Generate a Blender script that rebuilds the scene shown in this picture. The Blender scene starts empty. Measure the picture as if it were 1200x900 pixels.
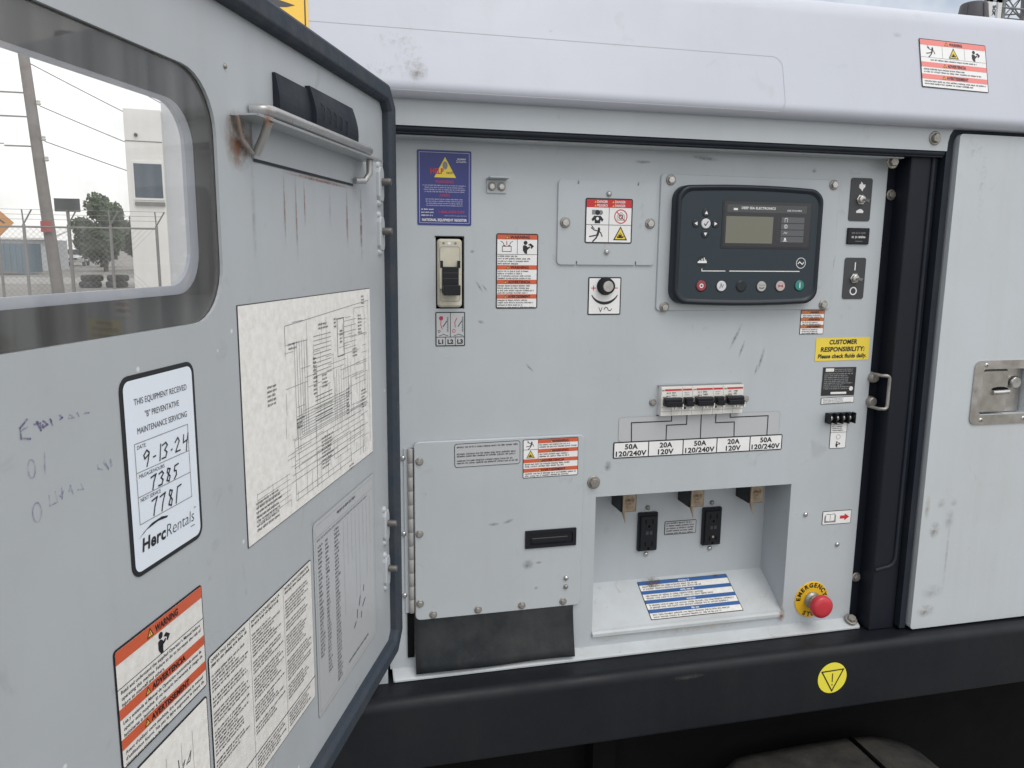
import bpy, bmesh, math, random
from mathutils import Vector, Matrix
from mathutils.geometry import tessellate_polygon
R = math.radians
rnd = random.Random(7)
S = bpy.context.scene
COL = S.collection

# ------------------------------------------------------------------ camera
cam_d = bpy.data.cameras.new('camera'); cam = bpy.data.objects.new('camera', cam_d); COL.objects.link(cam)
S.camera = cam
cam_d.sensor_width = 36.0; cam_d.lens = 914.0 * 36 / 1200; cam_d.clip_start = 0.02; cam_d.clip_end = 3000
def cam_axes(yaw, pitch, roll):
    cy, sy, cp, sp = math.cos(yaw), math.sin(yaw), math.cos(pitch), math.sin(pitch)
    w = Vector((-sy * cp, cy * cp, sp)); r0 = Vector((cy, sy, 0)); u0 = r0.cross(w)
    r = r0 * math.cos(roll) + u0 * math.sin(roll); return r, r.cross(w), w
_r, _u, _w = cam_axes(-0.23845, -0.1664, 0.01051)
_m = Matrix((_r, _u, -_w)).transposed().to_4x4(); _m.translation = (0, -1.12295, 1.5)
cam.matrix_world = _m
S.render.resolution_x, S.render.resolution_y = 1024, 768

# ------------------------------------------------------------------ world: high thin overcast with pale blue gaps
W = bpy.data.worlds.new('World'); S.world = W; W.use_nodes = True
nt = W.node_tree; N = nt.nodes; L = nt.links; N.clear()
SUN_EL, SUN_AZ = 56, 160          # azimuth clockwise from +Y
out = N.new('ShaderNodeOutputWorld'); bg = N.new('ShaderNodeBackground'); bg.inputs[1].default_value = 0.1
sky = N.new('ShaderNodeTexSky'); sky.sky_type = 'NISHITA'; sky.sun_disc = False
sky.sun_elevation = R(SUN_EL); sky.sun_rotation = R(SUN_AZ); sky.dust_density = 2.5
tc = N.new('ShaderNodeTexCoord'); nz = N.new('ShaderNodeTexNoise'); nz.inputs['Scale'].default_value = 2.2
nz.inputs['Detail'].default_value = 6; nz.inputs['Roughness'].default_value = 0.6
rp = N.new('ShaderNodeMapRange'); rp.inputs[1].default_value = 0.30; rp.inputs[2].default_value = 0.56
rp.inputs[3].default_value = 0.22; rp.inputs[4].default_value = 0.97
mx = N.new('ShaderNodeMix'); mx.data_type = 'RGBA'; mx.inputs[7].default_value = (10.9, 10.8, 10.6, 1)
cmap = N.new('ShaderNodeMapping'); cmap.inputs['Location'].default_value = (14 * 1.37, 14 * 0.73, 14 * 2.1)
L.new(tc.outputs['Generated'], cmap.inputs[0]); L.new(cmap.outputs[0], nz.inputs['Vector']); L.new(nz.outputs['Fac'], rp.inputs[0])
L.new(rp.outputs[0], mx.inputs[0]); L.new(sky.outputs[0], mx.inputs[6])
L.new(mx.outputs[2], bg.inputs[0]); L.new(bg.outputs[0], out.inputs[0])

# ------------------------------------------------------------------ sun behind thin cloud
sd = bpy.data.lights.new('sun', 'SUN'); sd.energy = 0.9; sd.angle = R(35); sd.color = (1, 0.965, 0.92)
so = bpy.data.objects.new('sun', sd); COL.objects.link(so)
_d = Vector((math.sin(R(SUN_AZ)) * math.cos(R(SUN_EL)), math.cos(R(SUN_AZ)) * math.cos(R(SUN_EL)), math.sin(R(SUN_EL))))
so.rotation_euler = (-_d).to_track_quat('-Z', 'Y').to_euler(); so.location = (3, -6, 9)

S.view_settings.view_transform = 'Standard'; S.view_settings.look = 'None'
S.view_settings.exposure = 0.28; S.view_settings.gamma = 1; S.view_settings.use_curve_mapping = False

# ------------------------------------------------------------------ materials
MATS = {}
def lin(r, g, b):
    f = lambda c: (c / 255 / 12.92) if c <= 10 else ((c / 255 + 0.055) / 1.055) ** 2.4
    return (f(r), f(g), f(b), 1)
def base(name):
    m = bpy.data.materials.new(name); m.use_nodes = True; MATS[name] = m
    n = m.node_tree.nodes; return m, n, m.node_tree.links, n['Principled BSDF']
def plain(name, col, rough=0.5, metal=0.0, spec=0.5):
    m, n, l, b = base(name)
    b.inputs['Base Color'].default_value = (*col[:3], 1); b.inputs['Roughness'].default_value = rough
    b.inputs['Metallic'].default_value = metal; b.inputs['Specular IOR Level'].default_value = spec
    return m
def noise(n, l, vec, scale, detail=4, rough=0.55, dist=0):
    t = n.new('ShaderNodeTexNoise'); t.inputs['Scale'].default_value = scale; t.inputs['Detail'].default_value = detail
    t.inputs['Roughness'].default_value = rough; t.inputs['Distortion'].default_value = dist
    l.new(vec, t.inputs['Vector']); return t.outputs['Fac']
def rng(n, l, v, a, b, c, d):
    t = n.new('ShaderNodeMapRange'); t.inputs[1].default_value = a; t.inputs[2].default_value = b
    t.inputs[3].default_value = c; t.inputs[4].default_value = d; l.new(v, t.inputs[0]); return t.outputs[0]
def mixc(n, l, f, a, b):
    t = n.new('ShaderNodeMix'); t.data_type = 'RGBA'
    for i, v in ((0, f), (6, a), (7, b)):
        if isinstance(v, (tuple, float, int)): t.inputs[i].default_value = v
        else: l.new(v, t.inputs[i])
    return t.outputs[2]
def mapped(n, l, sc=(1, 1, 1)):
    t = n.new('ShaderNodeTexCoord'); mp = n.new('ShaderNodeMapping'); mp.inputs['Scale'].default_value = sc
    l.new(t.outputs['Object'], mp.inputs[0]); return t.outputs['Object'], mp.outputs[0]
def worn(name, col, dirt, rough=0.42, amt=0.25, scale=7.0, streak=0.12, specks=None, bump=0.02, spec=0.5, metal=0.0, rv=0.1, wavy=False):
    """painted sheet with faint mottling, sparse scuffs and vertical run marks"""
    m, n, l, b = base(name)
    co, st = mapped(n, l, (14, 14, 0.9))
    f1 = rng(n, l, noise(n, l, co, scale, 6, 0.62), 0.38, 0.72, 0, amt)
    c = mixc(n, l, f1, col, dirt)
    f2 = rng(n, l, noise(n, l, co, scale * 5.5, 3, 0.5, 1.2), 0.67, 0.76, 0, 0.35)
    c = mixc(n, l, f2, c, dirt)
    f3 = rng(n, l, noise(n, l, st, 2.2, 5, 0.6), 0.5, 0.8, 0, streak)
    c = mixc(n, l, f3, c, dirt)
    if specks:
        v = n.new('ShaderNodeTexVoronoi'); v.inputs['Scale'].default_value = 26; l.new(co, v.inputs['Vector'])
        f4 = rng(n, l, v.outputs['Distance'], 0.035, 0.06, 0.75, 0.0)
        g = n.new('ShaderNodeMath'); g.operation = 'MULTIPLY'; l.new(f4, g.inputs[0])
        l.new(rng(n, l, v.outputs['Color'], 0.62, 0.66, 0, 1), g.inputs[1])
        c = mixc(n, l, g.outputs[0], c, specks)
    l.new(c, b.inputs['Base Color'])
    l.new(rng(n, l, noise(n, l, co, scale * 1.7, 5), 0.3, 0.7, rough - rv, rough + rv), b.inputs['Roughness'])
    b.inputs['Specular IOR Level'].default_value = spec; b.inputs['Metallic'].default_value = metal
    bp = n.new('ShaderNodeBump'); bp.inputs['Strength'].default_value = bump; bp.inputs['Distance'].default_value = 0.01
    l.new(noise(n, l, co, 60, 3), bp.inputs['Height'])
    b2 = n.new('ShaderNodeBump'); b2.inputs['Strength'].default_value = 0.25; b2.inputs['Distance'].default_value = 0.012     # slightly wavy sheet
    l.new(noise(n, l, co, 5, 1, 0.4), b2.inputs['Height']); l.new(bp.outputs[0], b2.inputs['Normal']); l.new((b2 if wavy else bp).outputs[0], b.inputs['Normal'])
    return m
GREY = (0.452, 0.493, 0.527, 1)
worn('paint', GREY, (0.32, 0.33, 0.33, 1), 0.42, 0.22, 5, 0.12, wavy=True)
worn('paint_door', (0.430, 0.465, 0.496, 1), (0.30, 0.31, 0.315, 1), 0.38, 0.25, 5, 0.16, specks=(0.75, 0.77, 0.8, 1), wavy=True)
worn('paint_outer', (0.51, 0.54, 0.615, 1), (0.43, 0.45, 0.48, 1), 0.4, 0.18, 5, 0.2, wavy=True)  # bluish sky reflection of the canopy is put into this paint colour
worn('paint_side', (0.505, 0.55, 0.585, 1), (0.40, 0.40, 0.38, 1), 0.4, 0.22, 5, 0.22, wavy=True)
worn('paint_shelf', (0.505, 0.545, 0.575, 1), (0.30, 0.28, 0.24, 1), 0.5, 0.4, 9, 0.1)
worn('black_paint', (0.0085, 0.0105, 0.015, 1), (0.019, 0.020, 0.021, 1), 0.5, 0.4, 7, 0.35, bump=0.05, spec=0.24)
worn('black_frame', (0.003, 0.0033, 0.004, 1), (0.007, 0.007, 0.007, 1), 0.7, 0.4, 8, 0.2, spec=0.1)
worn('pillar_paint', (0.009, 0.012, 0.020, 1), (0.014, 0.015, 0.018, 1), 0.42, 0.35, 9, 0.35, specks=(0.12, 0.12, 0.12, 1), spec=0.22)
worn('rubber', (0.034, 0.047, 0.066, 1), (0.075, 0.073, 0.070, 1), 0.7, 0.45, 30, 0.1, spec=0.25, bump=0.15)
worn('rubber_clean', (0.012, 0.018, 0.028, 1), (0.03, 0.032, 0.035, 1), 0.6, 0.4, 14, 0.1, spec=0.28)
worn('flap_rubber', (0.019, 0.023, 0.027, 1), (0.065, 0.066, 0.066, 1), 0.75, 0.6, 14, 0.3, spec=0.25, bump=0.1)
worn('fender_plastic', (0.02, 0.021, 0.022, 1), (0.075, 0.07, 0.06, 1), 0.6, 0.7, 12, 0.4, spec=0.35, bump=0.15)
worn('steel', (0.55, 0.54, 0.52, 1), (0.28, 0.25, 0.21, 1), 0.36, 0.5, 30, 0.2, metal=1.0, bump=0.05)
worn('hinge_grey', (0.36, 0.36, 0.35, 1), (0.22, 0.21, 0.19, 1), 0.5, 0.6, 30, 0.3)
worn('zinc', (0.62, 0.62, 0.61, 1), (0.30, 0.28, 0.25, 1), 0.3, 0.45, 60, 0.1, metal=1.0)
plain('cap_grey', (0.05, 0.05, 0.06), 0.6)
plain('stud_grey', (0.16, 0.155, 0.15), 0.5, 0.6)
worn('rod_grey', (0.42, 0.43, 0.435, 1), (0.30, 0.28, 0.26, 1), 0.35, 0.4, 40, 0.1, metal=0.5)
worn('zinc_dull', (0.38, 0.37, 0.35, 1), (0.22, 0.19, 0.15, 1), 0.5, 0.6, 60, 0.1, metal=0.8)
worn('rusty_zinc', (0.50, 0.49, 0.46, 1), (0.23, 0.11, 0.05, 1), 0.42, 0.75, 34, 0.3, metal=0.75)
worn('cream', (0.62, 0.60, 0.50, 1), (0.36, 0.32, 0.23, 1), 0.45, 0.6, 22, 0.3)
worn('tag_tan', (0.36, 0.31, 0.23, 1), (0.14, 0.09, 0.05, 1), 0.6, 0.8, 60, 0.3)
worn('breaker_white', (0.78, 0.78, 0.75, 1), (0.42, 0.40, 0.36, 1), 0.45, 0.3, 30, 0.1)
plain('black_plastic', (0.008, 0.0095, 0.014), 0.4, spec=0.35)
plain('bezel', (0.009, 0.015, 0.024), 0.36, spec=0.4)
plain('bezel_face', (0.026, 0.039, 0.050), 0.5, spec=0.35)
plain('bezel_dark', (0.012, 0.017, 0.024), 0.3)
plain('screen_glass', (0.022, 0.024, 0.030), 0.12)
plain('lcd', (0.17, 0.17, 0.135), 0.25)
plain('lcd_head', (0.062, 0.068, 0.072), 0.3)
plain('lcd_tab', (0.10, 0.105, 0.115), 0.3)
plain('btn_red', (0.30, 0.045, 0.06), 0.4); plain('btn_white', (0.62, 0.63, 0.66), 0.4)
plain('btn_grey', (0.42, 0.42, 0.40), 0.4); plain('btn_pink', (0.48, 0.40, 0.39), 0.4)
plain('btn_green', (0.02, 0.22, 0.19), 0.4)
plain('stop_red', (0.50, 0.030, 0.045), 0.33); plain('stop_yellow', (0.72, 0.43, 0.012), 0.4)
# prints
worn('p_white', (0.82, 0.83, 0.84, 1), (0.62, 0.60, 0.56, 1), 0.4, 0.22, 40, 0.05)
worn('p_dirty', (0.79, 0.785, 0.765, 1), (0.48, 0.46, 0.41, 1), 0.45, 0.36, 130, 0.06)
worn('p_stained', (0.86, 0.855, 0.835, 1), (0.50, 0.48, 0.42, 1), 0.5, 0.42, 120, 0.10)
worn('p_bluewhite', (0.76, 0.83, 0.92, 1), (0.70, 0.76, 0.84, 1), 0.35, 0.2, 20, 0.1)
worn('p_orange', (0.62, 0.115, 0.05, 1), (0.40, 0.10, 0.06, 1), 0.4, 0.3, 30, 0.1)
worn('p_orange_small', (0.50, 0.16, 0.055, 1), (0.36, 0.13, 0.06, 1), 0.4, 0.3, 30, 0.1)
worn('p_pink', (0.78, 0.24, 0.22, 1), (0.70, 0.26, 0.24, 1), 0.4, 0.2, 30, 0.1)
plain('p_red', (0.55, 0.028, 0.035), 0.4); plain('p_black', (0.013, 0.014, 0.018), 0.45)
plain('p_dark', (0.045, 0.048, 0.055), 0.5); plain('p_grey', (0.22, 0.23, 0.24), 0.5); plain('p_softgrey', (0.33, 0.345, 0.36), 0.5)
plain('p_yellow', (0.80, 0.62, 0.07), 0.4); plain('p_amber', (0.80, 0.50, 0.05), 0.4)
plain('p_lemon', (0.78, 0.70, 0.06), 0.4)
plain('p_blue', (0.028, 0.040, 0.20), 0.35); plain('p_barblue', (0.03, 0.11, 0.31), 0.4); plain('p_lilac', (0.46, 0.48, 0.66), 0.4)
plain('p_magenta', (0.36, 0.03, 0.10), 0.4); plain('p_film', (0.46, 0.48, 0.50), 0.35)

plain('p_plate', (0.022, 0.023, 0.026), 0.35)

def stain(name, col, strength=0.8, scale=40, lo=0.45, hi=0.62):
    m, n, l, b = base(name)
    t = n.new('ShaderNodeTexCoord'); nf = noise(n, l, t.outputs['Object'], scale, 6, 0.65)
    sub = n.new('ShaderNodeVectorMath'); sub.operation = 'SUBTRACT'; sub.inputs[1].default_value = (0.5, 0.5, 0.5)
    l.new(t.outputs['Generated'], sub.inputs[0])
    mul = n.new('ShaderNodeVectorMath'); mul.operation = 'MULTIPLY'; mul.inputs[1].default_value = (2, 0, 2); l.new(sub.outputs[0], mul.inputs[0])
    ln = n.new('ShaderNodeVectorMath'); ln.operation = 'LENGTH'; l.new(mul.outputs[0], ln.inputs[0])
    fall = rng(n, l, ln.outputs['Value'], 0.15, 1.0, 1.0, 0.0)
    a = rng(n, l, nf, lo, hi, 0, strength)
    mu = n.new('ShaderNodeMath'); mu.operation = 'MULTIPLY'; l.new(a, mu.inputs[0]); l.new(fall, mu.inputs[1])
    b.inputs['Base Color'].default_value = (*col, 1); b.inputs['Roughness'].default_value = 0.7
    l.new(mu.outputs[0], b.inputs['Alpha']); return m
stain('st_rust', (0.20, 0.085, 0.035), 0.95, 90, 0.38, 0.6); stain('st_brown', (0.13, 0.08, 0.045), 0.95, 120, 0.4, 0.6)
stain('st_grime', (0.27, 0.25, 0.21), 0.7, 70, 0.4, 0.66); stain('st_scuff', (0.24, 0.235, 0.225), 0.4, 60, 0.35, 0.75)
stain('st_mark', (0.17, 0.17, 0.175), 0.55, 160, 0.3, 0.62)
stain('st_red', (0.33, 0.16, 0.12), 0.8, 90, 0.25, 0.6); stain('st_speck', (0.40, 0.39, 0.34), 0.45, 150, 0.5, 0.72)
stain('st_dust', (0.42, 0.36, 0.27), 0.6, 60, 0.35, 0.7)

def faded(name, col, lo, hi):
    m, n, l, b = base(name); t = n.new('ShaderNodeTexCoord'); l.new(rng(n, l, noise(n, l, t.outputs['Object'], 220, 3), 0.35, 0.65, lo, hi), b.inputs['Alpha'])
    b.inputs['Base Color'].default_value = (*col, 1); b.inputs['Roughness'].default_value = 0.6
faded('p_ink', (0.12, 0.10, 0.24), 0.15, 0.85); faded('p_inkfaint', (0.16, 0.15, 0.30), 0.05, 0.5)
def glass_mat():
    m, n, l, b = base('dusty_glass'); o = n['Material Output']
    co, st = mapped(n, l, (30, 30, 1.2))
    tr = n.new('ShaderNodeBsdfTransparent'); tr.inputs[0].default_value = (0.95, 0.955, 0.95, 1)
    gl = n.new('ShaderNodeBsdfGlossy'); gl.inputs['Roughness'].default_value = 0.03; gl.inputs[0].default_value = (1, 1, 1, 1)
    fr = n.new('ShaderNodeFresnel'); fr.inputs['IOR'].default_value = 1.49
    df = n.new('ShaderNodeBsdfDiffuse'); df.inputs[0].default_value = (0.75, 0.75, 0.74, 1)
    s1 = n.new('ShaderNodeMixShader'); l.new(rng(n, l, noise(n, l, st, 1.6, 4, 0.55), 0.35, 0.8, 0.085, 0.20), s1.inputs[0])
    l.new(tr.outputs[0], s1.inputs[1]); l.new(df.outputs[0], s1.inputs[2])
    s2 = n.new('ShaderNodeMixShader'); l.new(fr.outputs[0], s2.inputs[0]); l.new(s1.outputs[0], s2.inputs[1]); l.new(gl.outputs[0], s2.inputs[2])
    l.new(s2.outputs[0], o.inputs[0])
glass_mat()

# ------------------------------------------------------------------ mesh builder.  Local frame: x right, z up, depth d towards the viewer (-y)
_text = {}
def text_geo(s, bold):
    k = (s, bold)
    if k not in _text:
        c = bpy.data.curves.new('t', 'FONT'); c.body = s; c.size = 1; c.offset = bold; c.space_character = 1.0 + bold * 1.6; c.resolution_u = 3; c.fill_mode = 'FRONT'
        o = bpy.data.objects.new('t', c); me = bpy.data.meshes.new_from_object(o)
        V = [(v.co.x, v.co.y) for v in me.vertices]; F = [tuple(p.vertices) for p in me.polygons]
        bpy.data.objects.remove(o); bpy.data.curves.remove(c); bpy.data.meshes.remove(me)
        _text[k] = (V, F)
    return _text[k]
def rr(x0, z0, x1, z1, r, n=5):
    P = []
    for cx, cz, a in ((x1 - r, z0 + r, -90), (x1 - r, z1 - r, 0), (x0 + r, z1 - r, 90), (x0 + r, z0 + r, 180)):
        for i in range(n + 1):
            t = R(a + 90 * i / n); P.append((cx + r * math.cos(t), cz + r * math.sin(t)))
    return P
def circ(x, z, r, n=20, rz=None):
    return [(x + r * math.cos(2 * math.pi * i / n), z + (rz or r) * math.sin(2 * math.pi * i / n)) for i in range(n)]
class MB:
    def __init__(s): s.v = []; s.f = []; s.m = []; s.sm = []; s.mats = []
    def mi(s, m):
        if m not in s.mats: s.mats.append(m)
        return s.mats.index(m)
    def add(s, V, F, m, smooth=False):
        b = len(s.v); s.v += [tuple(v) for v in V]; i = s.mi(m)
        for f in F: s.f.append(tuple(b + k for k in f)); s.m.append(i); s.sm.append(smooth)
    # flat prints
    def poly(s, P, d, m): s.add([(x, -d, z) for x, z in P], [tuple(range(len(P)))], m)
    def rect(s, x0, z0, x1, z1, d, m): s.poly([(x0, z0), (x1, z0), (x1, z1), (x0, z1)], d, m)
    def line(s, P, w, d, m):
        for (a, b), (c, e) in zip(P, P[1:]):
            l = math.hypot(c - a, e - b) or 1; ux, uz = (c - a) / l, (e - b) / l; h = w / 2
            a2, b2, c2, e2 = a - ux * h, b - uz * h, c + ux * h, e + uz * h
            s.poly([(a2 + uz * h, b2 - ux * h), (c2 + uz * h, e2 - ux * h), (c2 - uz * h, e2 + ux * h), (a2 - uz * h, b2 + ux * h)], d, m); d += 3e-6
    def ring(s, A, B, d, m):
        n = len(A); s.add([(x, -d, z) for x, z in A + B], [(i, (i + 1) % n, n + (i + 1) % n, n + i) for i in range(n)], m)
    def frame(s, x0, z0, x1, z1, r, w, d, m): s.ring(rr(x0, z0, x1, z1, r), rr(x0 + w, z0 + w, x1 - w, z1 - w, max(r - w, 1e-4)), d, m)
    def text(s, t, x, z, size, d, m, align='c', bold=0.0, shear=0.0, sx=1.0, rot=0.0, width=None):
        V, F = text_geo(t, bold)
        if not V: return
        xs = [v[0] for v in V]; a, b = min(xs), max(xs); k = size * 1.38
        if width: sx = width / ((b - a) * k)
        off = {'c': (a + b) / 2, 'l': a, 'r': b}[align]; c, q = math.cos(rot), math.sin(rot); P = []
        for vx, vz in V:
            X = (vx - off) * k * sx + vz * k * shear; Z = vz * k
            P.append((x + X * c - Z * q, -d, z + X * q + Z * c))
        s.add(P, F, m)
    def print_lines(s, x0, x1, ztop, h, n, d, m, seed=0, fill=(0.6, 1.0), cx=False, gap=1.55):
        r = random.Random(seed)
        for i in range(n):
            z = ztop - h - i * h * gap; end = x0 + (x1 - x0) * r.uniform(*fill); x = x0
            if cx: x = (x0 + x1 - (end - x0)) / 2; end = x + (end - x0)
            while x < end:
                for k in range(r.randint(2, 9)):
                    if x >= end: break
                    w = h * 0.52; t = h * 0.15
                    top = r.choice((0.72, 0.72, 0.72, 1.0)); bot = r.choice((0, 0, 0, 0, -0.25)) * h
                    s.rect(x, z + bot, x + t, z + h * top, d, m)
                    q = r.random()
                    if q < 0.75: s.rect(x + t, z + h * 0.6, x + w * 0.8, z + h * 0.72, d, m)
                    if q < 0.55: s.rect(x + t, z, x + w * 0.8, z + h * 0.12, d, m)
                    if q > 0.3: s.rect(x + w * 0.8 - t, z + h * 0.1, x + w * 0.8, z + h * 0.62, d + 4e-6, m)
                    x += w
                x += h * 0.45
    # solids
    def box(s, x0, x1, y0, y1, z0, z1, m):
        V = [(x, y, z) for x in (x0, x1) for y in (y0, y1) for z in (z0, z1)]
        s.add(V, [(0, 1, 3, 2), (4, 6, 7, 5), (0, 4, 5, 1), (2, 3, 7, 6), (0, 2, 6, 4), (1, 5, 7, 3)], m)
    def prism(s, P, d0, d1, m, ch=0.0, front=None, smooth=False):
        """outline P from depth d0 (back) to d1 (front) with chamfered front edge"""
        n = len(P); cx = sum(p[0] for p in P) / n; cz = sum(p[1] for p in P) / n
        loops = [[(x, -d0, z) for x, z in P]]
        if ch:
            loops.append([(x, -(d1 - ch), z) for x, z in P])
            Q = []
            for i, (x, z) in enumerate(P):
                (a, b), (c, e) = P[i - 1], P[(i + 1) % n]; tx, tz = c - a, e - b; l = math.hypot(tx, tz) or 1
                Q.append((x - tz / l * ch, -d1, z + tx / l * ch))
            loops.append(Q)
        else: loops.append([(x, -d1, z) for x, z in P])
        V = [v for q in loops for v in q]; F = []
        for k in range(len(loops) - 1):
            for i in range(n): F.append((k * n + i, k * n + (i + 1) % n, (k + 1) * n + (i + 1) % n, (k + 1) * n + i))
        s.add(V, F, m, smooth); s.add(loops[-1], [tuple(range(n))], front or m); s.add(loops[0], [tuple(reversed(range(n)))], m)
    def holed(s, outer, holes, d0, d1, m):
        """plate with openings"""
        L3 = [[Vector((x, z, 0)) for x, z in P] for P in [outer] + holes]
        T = tessellate_polygon(L3); P = [p for q in [outer] + holes for p in q]; n = len(P)
        s.add([(x, -d1, z) for x, z in P] + [(x, -d0, z) for x, z in P], [tuple(t) for t in T] + [tuple(n + i for i in reversed(t)) for t in T], m)
        b = 0
        for q in [outer] + holes:
            k = len(q); s.add([(x, -d1, z) for x, z in q] + [(x, -d0, z) for x, z in q], [(i, (i + 1) % k, k + (i + 1) % k, k + i) for i in range(k)], m); b += k
    def tube(s, P, r, m, n=10, closed=False, r1=None):
        P = [Vector(p) for p in P]; k = len(P); V = []; up = Vector((0.123, 0.456, 0.88)).normalized()
        for i, p in enumerate(P):
            a = P[i - 1] if (i or closed) else P[i]; b = P[(i + 1) % k] if (i < k - 1 or closed) else P[i]
            t = (b - a).normalized(); u = t.cross(up); u = u.normalized() if u.length > 1e-5 else t.orthogonal().normalized(); w = t.cross(u)
            q = r if r1 is None else r + (r1 - r) * i / max(k - 1, 1)
            V += [p + (u * math.cos(2 * math.pi * j / n) + w * math.sin(2 * math.pi * j / n)) * q for j in range(n)]
        F = []
        for i in range(k if closed else k - 1):
            for j in range(n): F.append((i * n + j, i * n + (j + 1) % n, ((i + 1) % k) * n + (j + 1) % n, ((i + 1) % k) * n + j))
        s.add(V, F, m, True)
        if not closed: s.add(V[:n], [tuple(range(n))], m); s.add(V[-n:], [tuple(range(n))], m)
    def lathe(s, prof, m, n=20, axis='y', c=(0, 0, 0), hexa=False):
        """profile of (radius, depth towards viewer) turned about the viewing axis; axis 'z' turns (radius, height)"""
        V = []
        for r, d in prof:
            for j in range(n):
                t = 2 * math.pi * j / n
                if axis == 'y': V.append((c[0] + r * math.cos(t), c[1] - d, c[2] + r * math.sin(t)))
                else: V.append((c[0] + r * math.cos(t), c[1] + r * math.sin(t), c[2] + d))
        k = len(prof); F = [(i * n + j, i * n + (j + 1) % n, (i + 1) * n + (j + 1) % n, (i + 1) * n + j) for i in range(k - 1) for j in range(n)]
        s.add(V, F, m, not hexa)
        s.add(V[-n:], [tuple(range(n))], m)
    def mesh(s, name='m'):
        me = bpy.data.meshes.new(name); me.from_pydata(s.v, [], s.f)
        for m in s.mats: me.materials.append(MATS[m])
        me.polygons.foreach_set('material_index', s.m); me.polygons.foreach_set('use_smooth', s.sm); me.update()
        bm = bmesh.new(); bm.from_mesh(me); bmesh.ops.recalc_face_normals(bm, faces=[f for f in bm.faces if not FLAT]); bm.to_mesh(me); bm.free()
        return me
    def build(s, name, parent=None, loc=(0, 0, 0), rot=(0, 0, 0), bevel=0, label=None, **kw):
        return put(name, s.mesh(name), parent, loc, rot, bevel, label, **kw)
FLAT = False
def put(name, me, parent=None, loc=(0, 0, 0), rot=(0, 0, 0), bevel=0, label=None, scale=None, cat=None, group=None, kind=None):
    o = bpy.data.objects.new(name, me); COL.objects.link(o); o.parent = parent; o.location = loc; o.rotation_euler = rot
    if scale: o.scale = scale
    if label: o['label'] = label
    if cat: o['category'] = cat
    if group: o['group'] = group
    if kind: o['kind'] = kind
    if bevel:
        b = o.modifiers.new('bevel', 'BEVEL'); b.width = bevel; b.segments = 3; b.limit_method = 'ANGLE'; b.angle_limit = R(40); b.harden_normals = False
    return o
def thing(name, label, cat, loc=(0, 0, 0), rot=(0, 0, 0), group=None): return put(name, None, None, loc, rot, 0, label, None, cat, group)

# ------------------------------------------------------------------ shared hardware meshes
def bolt_mesh(r, mat, washer=True, dome=False):
    b = MB()
    if washer: b.lathe([(r * 1.42, 0), (r * 1.42, 0.0012), (r * 1.25, 0.0017)], 'zinc_dull', 18)
    if dome: b.lathe([(r, 0.0), (r, 0.001), (r * 0.8, 0.0028), (r * 0.4, 0.0036)], mat, 14)
    else:
        b.lathe([(r, 0.0016), (r, r * 0.75), (r * 0.86, r * 0.92)], mat, 6, hexa=True)
        b.lathe([(r * 0.45, r * 0.9), (r * 0.4, r * 0.97)], mat, 10)
    return b.mesh('bolt')
BOLT = bolt_mesh(0.0055, 'zinc'); BOLT_S = bolt_mesh(0.0042, 'zinc'); BOLT_L = bolt_mesh(0.0075, 'zinc_dull'); SCREW = bolt_mesh(0.0042, 'zinc', False, True)
DULL = bolt_mesh(0.0062, 'zinc_dull'); SCREW_D = bolt_mesh(0.004, 'zinc_dull', False, True)
def bolts(parent, pts, me=BOLT, d=0.0, name='bolt'):
    for x, z in pts: put(name, me, parent, (x, -d, z), (0, rnd.uniform(0, 1), 0))

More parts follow.
